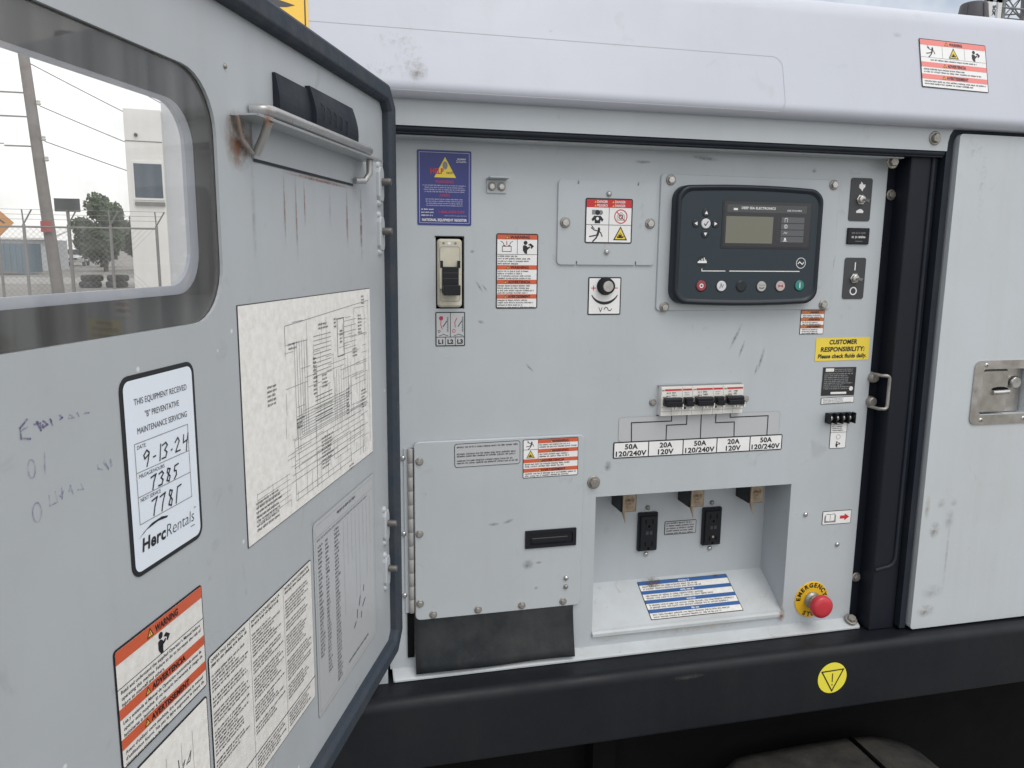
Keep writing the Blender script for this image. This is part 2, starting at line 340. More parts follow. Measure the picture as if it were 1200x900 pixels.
# ------------------------------------------------------------------ pictograms (unit square, centre 0, half-size 1)
def pic(b, kind, x, z, s, d):
    T = lambda P: [(x + a * s, z + c * s) for a, c in P]
    K = 'p_black'
    if kind == 'reader':
        b.poly(T(circ(-0.35, 0.62, 0.3, 14)), d, K)
        b.poly(T([(-0.75, 0.2), (-0.45, 0.3), (-0.15, 0.15), (0.1, -0.25), (0.35, -0.1), (0.3, 0.12), (0.0, -0.02), (-0.1, -0.5), (-0.1, -1.0), (-0.45, -0.95), (-0.75, -0.5)]), d, K)
        b.poly(T([(0.02, 0.35), (0.42, 0.55), (0.95, 0.15), (0.6, -0.25), (0.42, -0.12), (0.5, 0.1)]), d + 5e-6, K)
    elif kind == 'shock':
        b.poly(T(circ(0.28, 0.6, 0.17, 12)), d, K)
        b.line(T([(0.28, 0.4), (0.1, -0.15)]), 0.3 * s, d, K)
        b.line(T([(0.22, 0.3), (-0.35, 0.42), (-0.75, 0.7)]), 0.13 * s, d + 5e-6, K)
        b.line(T([(0.3, 0.3), (0.55, 0.05), (0.72, -0.35)]), 0.14 * s, d + 1e-5, K)
        b.line(T([(0.1, -0.2), (-0.4, -0.3), (-0.95, -0.4)]), 0.16 * s, d + 1.5e-5, K)
        b.line(T([(0.15, -0.2), (-0.1, -0.6), (-0.5, -1.0)]), 0.18 * s, d + 2e-5, K)
        b.line(T([(-0.75, 1.0), (-0.55, 0.85), (-0.62, 0.8), (-0.35, 0.62)]), 0.08 * s, d + 2.5e-5, K)
    elif kind == 'flash':
        b.poly(T([(-1, -0.9), (1, -0.9), (0, 0.95)]), d, K)
        b.poly(T([(-0.76, -0.76), (0.76, -0.76), (0, 0.66)]), d + 2e-5, 'p_yellow')
        b.poly(T([(-0.42, -0.62), (0.42, -0.62), (0.5, -0.3), (0.22, -0.42), (0.2, -0.02), (0.05, -0.28), (-0.02, 0.2), (-0.15, -0.25), (-0.32, -0.1), (-0.26, -0.42), (-0.5, -0.32)]), d + 4e-5, K)
    elif kind == 'fume':
        b.rect(x - 0.8 * s, z + 0.2 * s, x - 0.05 * s, z + 0.85 * s, d, 'p_grey'); b.poly(T(circ(0.5, 0.5, 0.35, 12)), d - 5e-6, 'p_grey')
        b.poly(T(circ(0.05, 0.5, 0.36, 16)), d + 1e-5, K)
        b.poly(T([(-0.85, -0.45), (-0.45, 0.05), (0.5, 0.05), (0.95, -0.45), (0.75, -0.8), (0.5, -0.5), (0.45, -1), (-0.35, -1), (-0.4, -0.5), (-0.65, -0.75)]), d + 1e-5, K)
        b.poly(T(circ(0.05, -0.35, 0.22, 12)), d + 3e-5, 'p_white')
    elif kind == 'nohouse':
        b.ring(T(circ(0, 0, 1, 28)), T(circ(0, 0, 0.86, 28)), d, 'p_red')
        b.line(T([(-0.55, -0.5), (-0.55, 0.1), (0, 0.6), (0.55, 0.1), (0.55, -0.5), (-0.55, -0.5)]), 0.07 * s, d, 'p_grey')
        b.ring(T(circ(0, -0.05, 0.35, 14)), T(circ(0, -0.05, 0.22, 14)), d + 2e-5, 'p_dark'); b.line(T([(-0.66, 0.66), (0.66, -0.66)]), 0.12 * s, d + 4e-5, 'p_red')
    elif kind == 'battery':
        for q in ([(-0.75, -0.75), (0.75, -0.75), (0.75, 0.1), (-0.75, 0.1), (-0.75, -0.75)],): b.line(T(q), 0.09 * s, d, K)
        b.rect(x - 0.6 * s, z + 0.1 * s, x - 0.25 * s, z + 0.28 * s, d, K); b.rect(x + 0.25 * s, z + 0.1 * s, x + 0.6 * s, z + 0.28 * s, d, K)
        b.rect(x - 0.07 * s, z + 0.3 * s, x + 0.07 * s, z + 0.95 * s, d, 'p_red')
        b.line(T([(-0.5, 0.4), (-0.7, 0.75), (-1.0, 0.9)]), 0.09 * s, d, K); b.line(T([(0.5, 0.4), (0.7, 0.75), (1.0, 0.9)]), 0.09 * s, d, K)
    elif kind == 'tri':
        b.poly(T([(-1, -0.8), (1, -0.8), (0, 0.95)]), d, K); b.poly(T([(-0.66, -0.62), (0.66, -0.62), (0, 0.5)]), d + 2e-5, 'p_amber'); b.rect(x - 0.09 * s, z - 0.4 * s, x + 0.09 * s, z + 0.15 * s, d + 3e-5, K)
def sheet(w, h, r=0.004, bw=0.0012, white='p_white', edge='p_black'):
    b = MB(); P = rr(-w / 2, -h / 2, w / 2, h / 2, r); b.prism(P, 0, 0.0004, edge)
    b.poly(rr(-w / 2 + bw, -h / 2 + bw, w / 2 - bw, h / 2 - bw, max(r - bw, 0.0006)), 0.0006, white); return b
def bar(b, w, z0, z1, word, mat, bw, d=0.0008, tsize=0.62, bold=0.035, tw=None, ink='p_black'):
    b.rect(-w / 2 + bw, z0, w / 2 - bw, z1, d, mat); h = z1 - z0
    V, F = text_geo(word, bold); L_ = (max(v[0] for v in V) - min(v[0] for v in V)) * 1.38 * h * tsize
    if tw: L_ = tw
    b.text(word, h * 0.55, z0 + h * 0.2, h * tsize, d + 0.0002, ink, 'c', bold, width=tw)
    pic(b, 'tri', h * 0.55 - L_ / 2 - h * 0.62, z0 + h * 0.5, h * 0.42, d + 0.0002)

# ================================================================== THE GENERATOR
GEN = thing('generator', 'grey and black towable generator with its control panel exposed behind an open door', 'generator')
A_DOOR = 0.38021
PANEL_L, PANEL_R = 0.085, 0.895

# canopy: tilted skin above the openings, rolled lower lip, rounded roof edge
def canopy():
    b = MB(); th = R(14); P = []
    y0, z0 = -0.07, 1.705; r = 0.014                 # rolled lip tangent to the skin
    ty, tz = y0 + 0.012 * math.sin(th), z0 + 0.012 * math.cos(th); cy, cz = ty + r * math.cos(th), tz - r * math.sin(th)
    P += [(-0.030, cz - r), (cy + 0.002, cz - r)]
    for i in range(10):
        t = R(270 - 104 * i / 9); P.append((cy + r * math.cos(t), cz + r * math.sin(t)))
    for s_ in (0.015, 0.03, 0.08, 0.12, 0.150, 0.155): P.append((y0 + s_ * math.sin(th), z0 + s_ * math.cos(th)))
    r2 = 0.035; ex, ez = y0 + 0.155 * math.sin(th), z0 + 0.155 * math.cos(th)
    cx_, cz_ = ex + r2 * math.cos(th), ez - r2 * math.sin(th)
    for i in range(1, 9):
        t = math.pi - th - R(76 + 12) * i / 8; P.append((cx_ + r2 * math.cos(t), cz_ + r2 * math.sin(t)))
    P += [(0.55, P[-1][1] + 0.02), (1.1, P[-1][1] + 0.0)]
    X = [-0.13 + 3.13 * i / 46 for i in range(47)]; n = len(P)
    V = [(x, y, z) for x in X for y, z in P]; F = [(i * n + j, i * n + j + 1, (i + 1) * n + j + 1, (i + 1) * n + j) for i in range(46) for j in range(n - 1)]
    b.add(V, F, 'paint_outer', True); b.add([(-0.13, y, z) for y, z in P] + [(-0.13, 1.1, 1.70)], [tuple(range(n + 1))], 'paint_outer')
    return b.build('canopy', GEN, label='pale grey sloping upper canopy skin with a rolled lower edge')
CAN = canopy(); TILT = (R(-14), 0, 0)
def can_loc(x, up, off=0.0): t = R(14); return (x, -0.07 + up * math.sin(t) - off * math.cos(t), 1.705 + up * math.cos(t) + off * math.sin(t))

# header strip, gasket under it
b = MB(); b.prism([(-0.125, 1.6655), (0.9640, 1.6655), (0.9645, 1.679), (0.967, 1.690), (0.972, 1.6975), (0.976, 1.700), (-0.125, 1.700)], 0.02, 0.045, 'paint')
HEAD = b.build('header_rail', GEN, bevel=0.0012); bolts(HEAD, [(0.939, 1.684)], BOLT_L, 0.045)
b = MB(); b.box(0.06, 0.962, -0.040, -0.02, 1.6565, 1.672, 'rubber_clean'); b.tube([(0.06, -0.039, 1.6625), (0.962, -0.039, 1.6625)], 0.0045, 'rubber_clean')
b.build('door_gasket', GEN)
# black backing boxes added to stand for the interior darkness behind the panel
b = MB(); b.box(-0.11, 1.0, 0.30, 0.32, 0.5, 1.72, 'black_frame'); b.box(-0.11, 0.06, 0.012, 0.3, 0.86, 1.69, 'black_frame'); b.box(0.9, 1.9, 0.06, 0.3, 0.86, 1.72, 'black_frame'); b.box(-0.11, 1.9, -0.02, 0.3, 1.672, 1.697, 'black_frame')
b.build('dark_backing', GEN)

# base rail
b = MB(); P = [(0.35, 0.7395), (-0.0665, 0.7395), (-0.068, 0.7400), (-0.0698, 0.7420), (-0.070, 0.744), (-0.070, 0.836)]
for i in range(7): t = R(180 - 90 * i / 6); P.append((-0.055 + 0.015 * math.cos(t), 0.838 + 0.015 * math.sin(t)))
P += [(-0.051, 0.853), (0.35, 0.853)]
n = len(P); X = [-0.13, 0.1, 0.3, 0.9, 1.5, 3.0]
b.add([(x, y, z) for x in X for y, z in P], [(i * n + j, i * n + j + 1, (i + 1) * n + j + 1, (i + 1) * n + j) for i in range(len(X) - 1) for j in range(n - 1)], 'black_paint', True)
RAIL = b.build('base_rail', GEN, label='black steel base rail under the panel')
b = MB(); b.box(-0.1, 3.0, 0.04, 0.3, 0.46, 0.7395, 'black_frame'); b.box(-0.1, 3.0, -0.02, 0.05, 0.715, 0.739, 'black_frame'); b.box(0.42, 0.46, 0.0, 0.05, 0.46, 0.72, 'black_frame')
b.build('trailer_frame', GEN)

# fender below
def fender():
    b = MB(); P = [(0.60, 0.545), (0.655, 0.595), (0.688, 0.621), (0.715, 0.6245), (0.80, 0.627), (0.905, 0.628), (0.918, 0.6268)]
    for i in range(0, 11):
        t = i / 10; P.append((0.922 + 0.28 * math.sin(t * 1.45), 0.627 - 0.36 * (1 - math.cos(t * 1.35))))
    n = len(P); Y = [0.0, -0.015, -0.12, -0.22, -0.236, -0.24]; dz = [0, 0, 0, 0, -0.004, -0.03]
    V = [(x, y, z + q) for y, q in zip(Y, dz) for x, z in P]
    b.add(V, [(i * n + j, i * n + j + 1, (i + 1) * n + j + 1, (i + 1) * n + j) for i in range(len(Y) - 1) for j in range(n - 1)], 'fender_plastic', True)
    b.tube([(0.919, -0.002, 0.6285), (0.919, -0.235, 0.6285)], 0.004, 'black_frame', 8)
    o = b.build('fender', GEN, label='dusty black wheel fender below the base rail'); m = o.modifiers.new('s', 'SOLIDIFY'); m.thickness = 0.004
    return o
fender()
plain('tyre_black', (0.016, 0.016, 0.017), 0.8); 
b = MB(); prof = [(0.19, -0.085), (0.25, -0.10), (0.283, -0.09), (0.29, -0.06), (0.29, 0.06), (0.283, 0.09), (0.25, 0.10), (0.19, 0.085)]; n = 28; k = len(prof)
V = [(r * math.cos(2 * math.pi * j / n), d, r * math.sin(2 * math.pi * j / n)) for j in range(n) for r, d in prof]
b.add(V, [(j * k + i, j * k + i + 1, ((j + 1) % n) * k + i + 1, ((j + 1) % n) * k + i) for j in range(n) for i in range(k - 1)], 'tyre_black', True)
WH = b.build('wheel', GEN, (0.865, -0.125, 0.29)); b = MB(); b.lathe([(0.195, 0.05), (0.195, 0.085), (0.17, 0.075), (0.12, 0.05), (0.06, 0.06), (0.05, 0.085)], 'zinc_dull', 24); b.build('rim', WH)
b = MB(); b.box(-0.135, -0.128, -0.066, 0.35, 0.742, 0.850, 'black_paint'); b.build('rail_end_cap', RAIL)

# ---- control panel sheet with openings
b = MB()
b.holed([(PANEL_L, 0.866), (PANEL_R, 0.866), (PANEL_R, 1.655), (PANEL_L, 1.655)],
        [[(0.4115, 0.8905), (0.4115, 1.1205), (0.760, 1.1205), (0.760, 0.8905)], [(0.1588, 1.4195), (0.1588, 1.5215), (0.1988, 1.5215), (0.1988, 1.4195)]], -0.003, 0.0, 'paint')
PAN = b.build('control_panel', GEN, bevel=0.0008, label='light grey sheet metal control panel face')
b = MB(); b.box(PANEL_L, PANEL_R + 0.004, -0.030, 0.0, 1.6535, 1.6560, 'paint'); b.build('top_flange', PAN, bevel=0.0008)
b = MB()                                           # sloped lower lip resting on the rail, right end rounded
P = [(0.0915, 0), (0.089, 0.003)]; yz = [(0.0, 0.8665), (-0.004, 0.8650), (-0.018, 0.8585), (-0.020, 0.8570), (-0.020, 0.8545)]
xs = [0.088] + [0.09, 0.896, 0.902, 0.9055, 0.907]; cut = [0.002, 0, 0, 0.0, 0.003, 0.010]
V = [(x, min(0.0, y + (c if y < -0.003 else 0)), z) for x, c in zip(xs, cut) for y, z in yz]; n = len(yz)
b.add(V, [(i * n + j, i * n + j + 1, (i + 1) * n + j + 1, (i + 1) * n + j) for i in range(len(xs) - 1) for j in range(n - 1)], 'paint_shelf')
b.build('bottom_lip', PAN)
bolts(PAN, [(0.791, 1.065), (0.858, 1.006)], SCREW); bolts(PAN, [(0.407, 1.145)], BOLT_L); put('bolt', BOLT_L, PAN, (0.892, -0.010, 0.867), (R(-60), 0, 0))
bolts(PAN, [(0.1085, 1.083), (0.1085, 0.985), (0.1085, 1.20)], SCREW)
def mark(parent, x, z, w, h, mat, d=0.0006, rot=0, name='scuff', rx=0.0):
    b = MB(); b.rect(-w / 2, -h / 2, w / 2, h / 2, 0, mat); return b.build(name, parent, (x, -d, z), (rx, rot, 0))
for x, z, w, h, t in ((0.640, 1.372, 0.006, 0.05, 0.45), (0.652, 1.352, 0.005, 0.035, 0.3), (0.688, 1.335, 0.006, 0.045, 0.25), (0.680, 1.318, 0.004, 0.02, 0.2), (0.404, 1.415, 0.012, 0.016, 0), (0.225, 1.40, 0.012, 0.006, 0.3), (0.222, 1.452, 0.004, 0.022, -0.6), (0.230, 1.450, 0.003, 0.016, -0.7), (0.47, 1.636, 0.03, 0.006, 0), (0.57, 1.645, 0.05, 0.008, 0.1), (0.30, 1.33, 0.02, 0.004, 0.8), (0.806, 1.48, 0.004, 0.05, 0.2), (0.212, 1.502, 0.008, 0.006, 0), (0.76, 1.633, 0.01, 0.008, 0), (0.43, 1.17, 0.014, 0.02, 0)):
    mark(PAN, x, z, w, h, 'st_mark', rot=t)
for x, z, w, h, t in ((0.245, 1.09, 0.02, 0.006, 0), (0.268, 1.093, 0.02, 0.006, -0.3), (0.300, 1.02, 0.02, 0.018, 0), (0.318, 1.022, 0.012, 0.005, 0), (0.314, 0.98, 0.008, 0.006, 0)):
    mark(PAN, x, z, w, h, 'st_mark', d=0.0064, rot=t)

# ---- recess for the receptacles
b = MB()
fx0, fx1, bx0, bx1 = 0.4115, 0.760, 0.4118, 0.762
F0 = [(fx0, 0.003, 0.8905), (fx1, 0.003, 0.8905), (fx1, 0.003, 1.1205), (fx0, 0.003, 1.1205)]; B0 = [(bx0, 0.08, 0.9390), (bx1, 0.08, 0.9390), (bx1, 0.08, 1.124), (bx0, 0.08, 1.124)]
b.add(F0 + B0, [(4, 5, 6, 7), (1, 2, 6, 5), (2, 3, 7, 6), (3, 0, 4, 7)], 'paint')
REC = b.build('receptacle_recess', GEN, label='deep rectangular recess holding the outlets')
b = MB(); yz = [(0.080, 0.9390), (0.0035, 0.8935), (-0.001, 0.8915), (-0.0035, 0.8885), (-0.0035, 0.8835), (0.0, 0.8825)]
xa = [fx0, fx1]; n = len(yz)
V = [(x + ((bx0 if k == 0 else bx1) - x if y > 0.05 else 0), y, z) for k, x in enumerate(xa) for y, z in yz]
b.add(V, [(j, j + 1, n + j + 1, n + j) for j in range(n - 1)], 'paint_shelf'); SHELF = b.build('shelf', REC)
mark(REC, 0.60, 0.8800, 0.22, 0.012, 'st_dust', 0.0042, name='rust_stain'); mark(REC, 0.757, 0.8870, 0.012, 0.03, 'st_rust', 0.0045, name='rust_stain')
mark(REC, 0.7555, 0.905, 0.01, 0.05, 'st_dust', 0.004, name='rust_stain'); mark(REC, 0.44, 0.879, 0.06, 0.012, 'st_dust', 0.0042, name='rust_stain')
# blue-barred sheet on the shelf
FL = math.atan2(0.0455, 0.0765)
def shelf_sheet():
    w, h = 0.171, 0.0765; b = sheet(w, h, 0.001, 0.0012, 'p_dirty'); z = h / 2 - 0.0010; t = 0.0008; s4 = (h - 0.002) / 4
    for i, (nm, rows, fill) in enumerate((('------', 2, (0.55, 0.75)), ('--------', 2, (0.6, 0.95)), ('-----', 2, (0.8, 1.0)), ('----', 2, (0.75, 1.0)))):
        b.rect(-w / 2 + 0.0012, z - 0.0072, w / 2 - 0.0012, z, t, 'p_barblue'); b.print_lines(-len(nm) * 0.0016, len(nm) * 0.0016, z - 0.0016, 0.0040, 1, t + 0.0002, 'p_white', 150 + i, (0.98, 1))
        b.print_lines(-w / 2 + 0.006, w / 2 - 0.008, z - 0.0086, 0.0034, rows, t, 'p_dark', 50 + i, fill, gap=1.35); z -= s4
    return b
b = shelf_sheet(); o = b.build('notice_label', REC, (0.6045, 0.0410, 0.9160), (R(-90) + FL, 0, 0), label='white safety sheet with four blue bars lying on the recess shelf')
mark(REC, 0.545, 0.9350, 0.040, 0.026, 'st_brown', -0.0695, name='rust_stain', rx=R(-90) + FL); mark(REC, 0.668, 0.9362, 0.014, 0.008, 'st_brown', -0.0718, name='rust_stain', rx=R(-90) + FL)
# duplex outlets
def outlet(x, z):
    b = MB(); b.prism(rr(-0.0178, -0.0345, 0.0178, 0.0345, 0.002), 0, 0.007, 'black_plastic', 0.0015)
    b.prism(rr(-0.0150, -0.0300, 0.0150, 0.0300, 0.002), 0.0065, 0.0105, 'black_plastic', 0.0008)
    for s_ in (1, -1):
        for dx in (-0.0063, 0.0063): b.rect(dx - 0.001, s_ * 0.020 - 0.004, dx + 0.001, s_ * 0.020 + 0.004, 0.0107, 'black_frame')
        b.poly(circ(0, s_ * 0.020 - 0.0085, 0.0024, 10), 0.0107, 'black_frame')
    b.rect(-0.006, -0.003, -0.001, 0.003, 0.0112, 'p_dark'); b.rect(0.001, -0.003, 0.006, 0.003, 0.0112, 'p_dark')
    o = b.build('outlet', GEN, (x, 0.08, z)); put('screw', SCREW_D, o, (0, -0.0008, 0.0425)); put('screw', SCREW, o, (0.0, -0.0008, -0.0420)); return o
o1 = outlet(0.536, 1.0262); o1['label'] = 'black outlet left of the small recess label'
o2 = outlet(0.6576, 1.0270); o2['label'] = 'black outlet right of the small recess label, with a brownish mark'
b = MB(); b.poly(circ(0, -0.017, 0.0022, 10), 0.0114, 'tag_tan'); b.build('indicator_light', o2)
b = sheet(0.060, 0.0248, 0.002, 0.001, 'p_film'); b.print_lines(-0.027, 0.027, 0.0105, 0.0030, 5, 0.0008, 'p_black', 3, (0.85, 1)); b.build('outlet_label', GEN, (0.5993, 0.0795, 1.0282), label='small grey text label between the two black outlets')
# hinged receptacle covers hanging from the top
for i, (x0, lab) in enumerate(((0.4690, 'leftmost'), (0.5915, 'middle'), (0.7030, 'rightmost'))):
    b = MB(); b.box(0, 0.0275, 0.0, 0.044, 0.0, 0.044, 'black_plastic')
    o = b.build('receptacle', GEN, (x0, 0.036, 1.0785), bevel=0.0012, label='%s dark receptacle body with beige tag at the recess top' % lab)
    b = MB(); b.box(0.0025, 0.0250, -0.003, 0.0, 0.002, 0.043, 'tag_tan'); b.print_lines(0.006, 0.022, 0.028, 0.0034, 5, 0.0033, 'st_brown', 20 + i, (0.5, 1)); b.rect(0.005, 0.004, 0.022, 0.024, 0.0035, 'st_rust'); b.build('tag', o)
    b = MB(); b.tube([(0.004, -0.001, 0.002), (0.006, -0.0015, -0.008), (0.008, -0.002, -0.018)], 0.0034, 'tag_tan', 8, r1=0.0006); b.build('pin', o)

# ---- panel labels ------------------------------------------------------------------------------
# blue registry label
def blue_label():
    w, h = 0.077, 0.103; b = MB(); b.prism(rr(-w / 2, -h / 2, w / 2, h / 2, 0.0022), 0, 0.0006, 'p_blue'); t = 0.0008
    b.frame(-w / 2 + 0.0028, -h / 2 + 0.0028, w / 2 - 0.0028, h / 2 - 0.0028, 0.0006, 0.0006, t, 'p_lilac')
    b.poly([(-0.0145, 0.0145), (0.0165, 0.0145), (0.001, 0.0425)], t, 'p_yellow'); b.poly(circ(0.001, 0.031, 0.0036, 14, 0.0055), t + 2e-4, 'p_grey')
    b.text('HELP', -0.0105, 0.0195, 0.0075, t + 4e-4, 'p_red', 'c', 0.03, sx=0.8); b.text('tech', 0.0075, 0.0195, 0.0042, t + 4e-4, 'p_black', 'c', 0.0)
    b.text('EQUIPMENT', 0.0245, 0.0395, 0.0016, t, 'p_white', 'c', 0.03); b.print_lines(0.017, 0.033, 0.0385, 0.0012, 2, t, 'p_white', 1, (0.8, 1))
    b.text('WARNING!', 0.0, 0.007, 0.0037, t, 'p_magenta', 'c', 0.03)
    b.print_lines(-0.031, 0.031, 0.0045, 0.0017, 4, t, 'p_lilac', 2, (0.82, 1), True, 1.7)
    b.text('AVISO', 0.0, -0.0115, 0.0037, t, 'p_magenta', 'c', 0.03); b.print_lines(-0.031, 0.031, -0.0145, 0.0017, 4, t, 'p_lilac', 3, (0.82, 1), True, 1.7)
    b.print_lines(-0.033, -0.015, -0.0285, 0.0019, 3, t, 'p_white', 6, (0.85, 1), gap=2.2)
    b.text('1-866-HER-TIPS', 0.010, -0.0345, 0.0035, t, 'p_magenta', 'c', 0.03, width=0.037); b.print_lines(0.0, 0.032, -0.0375, 0.0011, 1, t, 'p_lilac', 5, (0.95, 1))
    b.text('NATIONAL EQUIPMENT REGISTER', 0, -0.0458, 0.0036, t, 'p_dirty', 'c', 0.03, width=0.064)
    return b
blue_label().build('register_label', GEN, (0.1717, -0.0002, 1.5893), label='dark blue register label with yellow triangle at the panel top left')

# warning label with battery and reader
def warn_four(w=0.0632, h=0.109):
    bw = 0.0017; b = sheet(w, h, 0.003, bw); t = 0.0008; z = h / 2 - bw
    def adv(k): nonlocal z; z -= k; return z
    bar(b, w, adv(0.0068), z + 0.0068, 'WARNING', 'p_orange', bw)
    top = z; adv(0.0215); b.line([(-w / 2, z), (w / 2, z)], 0.0006, t, 'p_black'); b.line([(0, top), (0, z)], 0.0006, t, 'p_black')
    pic(b, 'battery', -w / 4, (top + z) / 2, 0.0088, t); pic(b, 'reader', w / 4, (top + z) / 2, 0.0098, t)
    b.print_lines(-w / 2 + 0.0025, w / 2 - 0.0025, z - 0.0012, 0.0024, 4, t, 'p_black', 8, (0.35, 0.95), gap=1.5); adv(0.0155)
    for i, wd in enumerate(('WARNING', 'ADVERTENCIA', 'AVERTISSEMENT')):
        adv(0.0064); bar(b, w, z, z + 0.0064, wd, 'p_orange', bw, tw=None if i == 0 else 0.034); b.print_lines(-w / 2 + 0.0025, w / 2 - 0.0025, z - 0.001, 0.0024, 4, t, 'p_black', 9 + i, (0.6, 1.0), gap=1.45); adv(0.0148)
    return b
warn_four().build('warning_label', GEN, (0.2786, -0.0002, 1.4735), label='tall white and orange warning label with battery and reader pictures')

# L1 L2 L3 diagram
b = sheet(0.0436, 0.050, 0.002, 0.0015, 'p_film'); t = 0.0008; zz = -0.025 + 0.0135
b.line([(-0.021, zz), (0.021, zz)], 0.0009, t, 'p_black'); b.line([(0, zz), (0, 0.024)], 0.0009, t, 'p_black')
for k in (-0.0073, 0.0073): b.line([(k, -0.024), (k, zz)], 0.0008, t, 'p_black')
for x, s_ in ((-0.0142, 'L1'), (0, 'L2'), (0.0142, 'L3')): b.text(s_, x, -0.0212, 0.0062, t, 'p_black', 'c', 0.05)
b.poly(circ(-0.0135, 0.016, 0.0032, 12), t, 'p_magenta'); b.line([(-0.0135, 0.013), (-0.0143, 0.007), (-0.012, 0.001)], 0.0010, t + 1e-4, 'p_red'); b.ring(circ(-0.0165, -0.003, 0.002, 12), circ(-0.0165, -0.003, 0.0013, 12), t, 'p_black')
b.line([(0.0095, 0.016), (0.0066, 0.010), (0.0072, 0.003)], 0.0010, t + 1e-4, 'p_red'); b.ring(circ(0.005, -0.0025, 0.0026, 12), circ(0.005, -0.0025, 0.0018, 12), t, 'p_red')
for x in (-0.0035, 0.0185):
    b.line([(x, 0.018), (x, -0.004)], 0.0007, t, 'p_black')
    for i in range(9): b.rect(x - 0.0018, -0.003 + i * 0.0024, x, -0.0024 + i * 0.0024, t, 'p_black')
    b.line([(x - 0.0015, 0.012), (x - 0.007, 0.004)], 0.0011, t + 1e-4, 'p_black'); b.line([(x - 0.013, -0.0095), (x - 0.009, -0.0085), (x - 0.0065, -0.0072), (x - 0.004, -0.0085), (x, -0.0095)], 0.0007, t + 1e-4, 'p_black')
b.build('phase_label', GEN, (0.1796, -0.0002, 1.3898), label='small L1 L2 L3 diagram label below the main switch')

# main breaker in its cut-out
b = MB(); b.prism(rr(-0.0178, -0.0487, 0.0178, 0.0487, 0.005), -0.03, 0.005, 'cream', 0.003)
b.frame(-0.0148, -0.040, 0.0148, 0.038, 0.004, 0.0007, 0.0053, 'p_grey'); b.poly(circ(-0.001, 0.0425, 0.0026, 8, 0.002), 0.0053, 'p_white'); b.poly(circ(0.008, 0.0425, 0.002, 8), 0.0053, 'p_grey'); b.poly(circ(-0.009, 0.0425, 0.002, 8), 0.0053, 'p_grey')
b.box(-0.0155, -0.0115, -0.0085, -0.004, -0.022, 0.0165, 'cream'); b.box(0.0115, 0.0155, -0.0085, -0.004, -0.022, 0.0165, 'cream')
b.box(-0.0145, -0.0105, -0.0095, -0.004, 0.008, 0.018, 'black_plastic'); b.box(0.0105, 0.0145, -0.0095, -0.004, 0.008, 0.018, 'black_plastic')
MAIN = b.build('main_breaker', GEN, (0.1785, 0.0, 1.4702), label='aged cream main breaker below the blue label', bevel=0.0006)
b = MB(); b.box(-0.0118, 0.0118, -0.012, -0.003, -0.0285, 0.0095, 'black_plastic'); b.box(-0.0112, 0.0125, -0.024, -0.012, -0.0305, -0.016, 'black_plastic'); b.line([(-0.0105, 0.001), (0.0105, 0.001)], 0.0008, 0.0122, 'p_dark'); b.line([(-0.0105, -0.007), (0.0105, -0.007)], 0.0008, 0.0122, 'p_dark')
b.build('handle', MAIN, bevel=0.0012)
b = MB(); b.prism([(0.1575, 1.5215), (0.1998, 1.5215), (0.1998, 1.5230), (0.1575, 1.5230)], 0, 0.0015, 'black_plastic'); b.prism([(0.1988, 1.4195), (0.2, 1.4195), (0.2, 1.5225), (0.1988, 1.5225)], 0, 0.001, 'black_plastic'); b.build('cutout_trim', PAN)

# small angle bracket
b = MB(); b.prism(rr(-0.0145, -0.0095, 0.0145, 0.0095, 0.002), 0, 0.002, 'paint', 0.0005); b.add([(-0.0150, 0, 0.0095), (0.0150, 0, 0.0095), (0.0150, -0.019, 0.0110), (-0.0130, -0.019, 0.0110), (-0.0150, 0, 0.0115), (0.0150, 0, 0.0115), (0.0150, -0.019, 0.0128), (-0.0130, -0.019, 0.0128)], [(0, 1, 2, 3), (4, 7, 6, 5), (2, 3, 7, 6), (0, 3, 7, 4), (1, 2, 6, 5)], 'paint')
BR = b.build('angle_bracket', GEN, (0.2467, 0, 1.5935), label='small grey angle bracket with two screws right of the blue label'); bolts(BR, [(-0.007, 0.0), (0.007, 0.0)], BOLT_S, 0.002, 'screw')

# cover plate with danger label
b = MB(); P = rr(-0.077, -0.061, 0.077, 0.061, 0.005)
nt_ = 0.0012
P2 = [(-0.072, -0.061), (-0.047 - nt_, -0.061), (-0.047 - nt_, -0.056), (-0.047 + nt_, -0.056), (-0.047 + nt_, -0.061), (0.047 - nt_, -0.061), (0.047 - nt_, -0.056), (0.047 + nt_, -0.056), (0.047 + nt_, -0.061), (0.072, -0.061), (0.0755, -0.0595), (0.077, -0.056), (0.077, 0.056), (0.0755, 0.0595), (0.072, 0.061),
      (0.047 + nt_, 0.061), (0.047 + nt_, 0.056), (0.047 - nt_, 0.056), (0.047 - nt_, 0.061), (-0.047 + nt_, 0.061), (-0.047 + nt_, 0.056), (-0.047 - nt_, 0.056), (-0.047 - nt_, 0.061), (-0.072, 0.061), (-0.0755, 0.0595), (-0.077, 0.056), (-0.077, -0.056), (-0.0755, -0.0595)]
b.prism(P2, 0, 0.003, 'paint'); COV = b.build('cover_plate', GEN, (0.416, 0, 1.545), bevel=0.0007, label='square grey cover plate carrying the danger label')
bolts(COV, [(-0.066, 0), (0.068, 0.001)], BOLT, 0.003); bolts(COV, [(0.001, 0.043), (0.0, -0.042)], SCREW, 0.003, 'screw')
w, h, bw = 0.0745, 0.0658, 0.0019; b = sheet(w, h, 0.003, bw); t = 0.0008
b.rect(-w / 2 + bw, h / 2 - 0.0135, w / 2 - bw, h / 2 - bw, t, 'p_red')
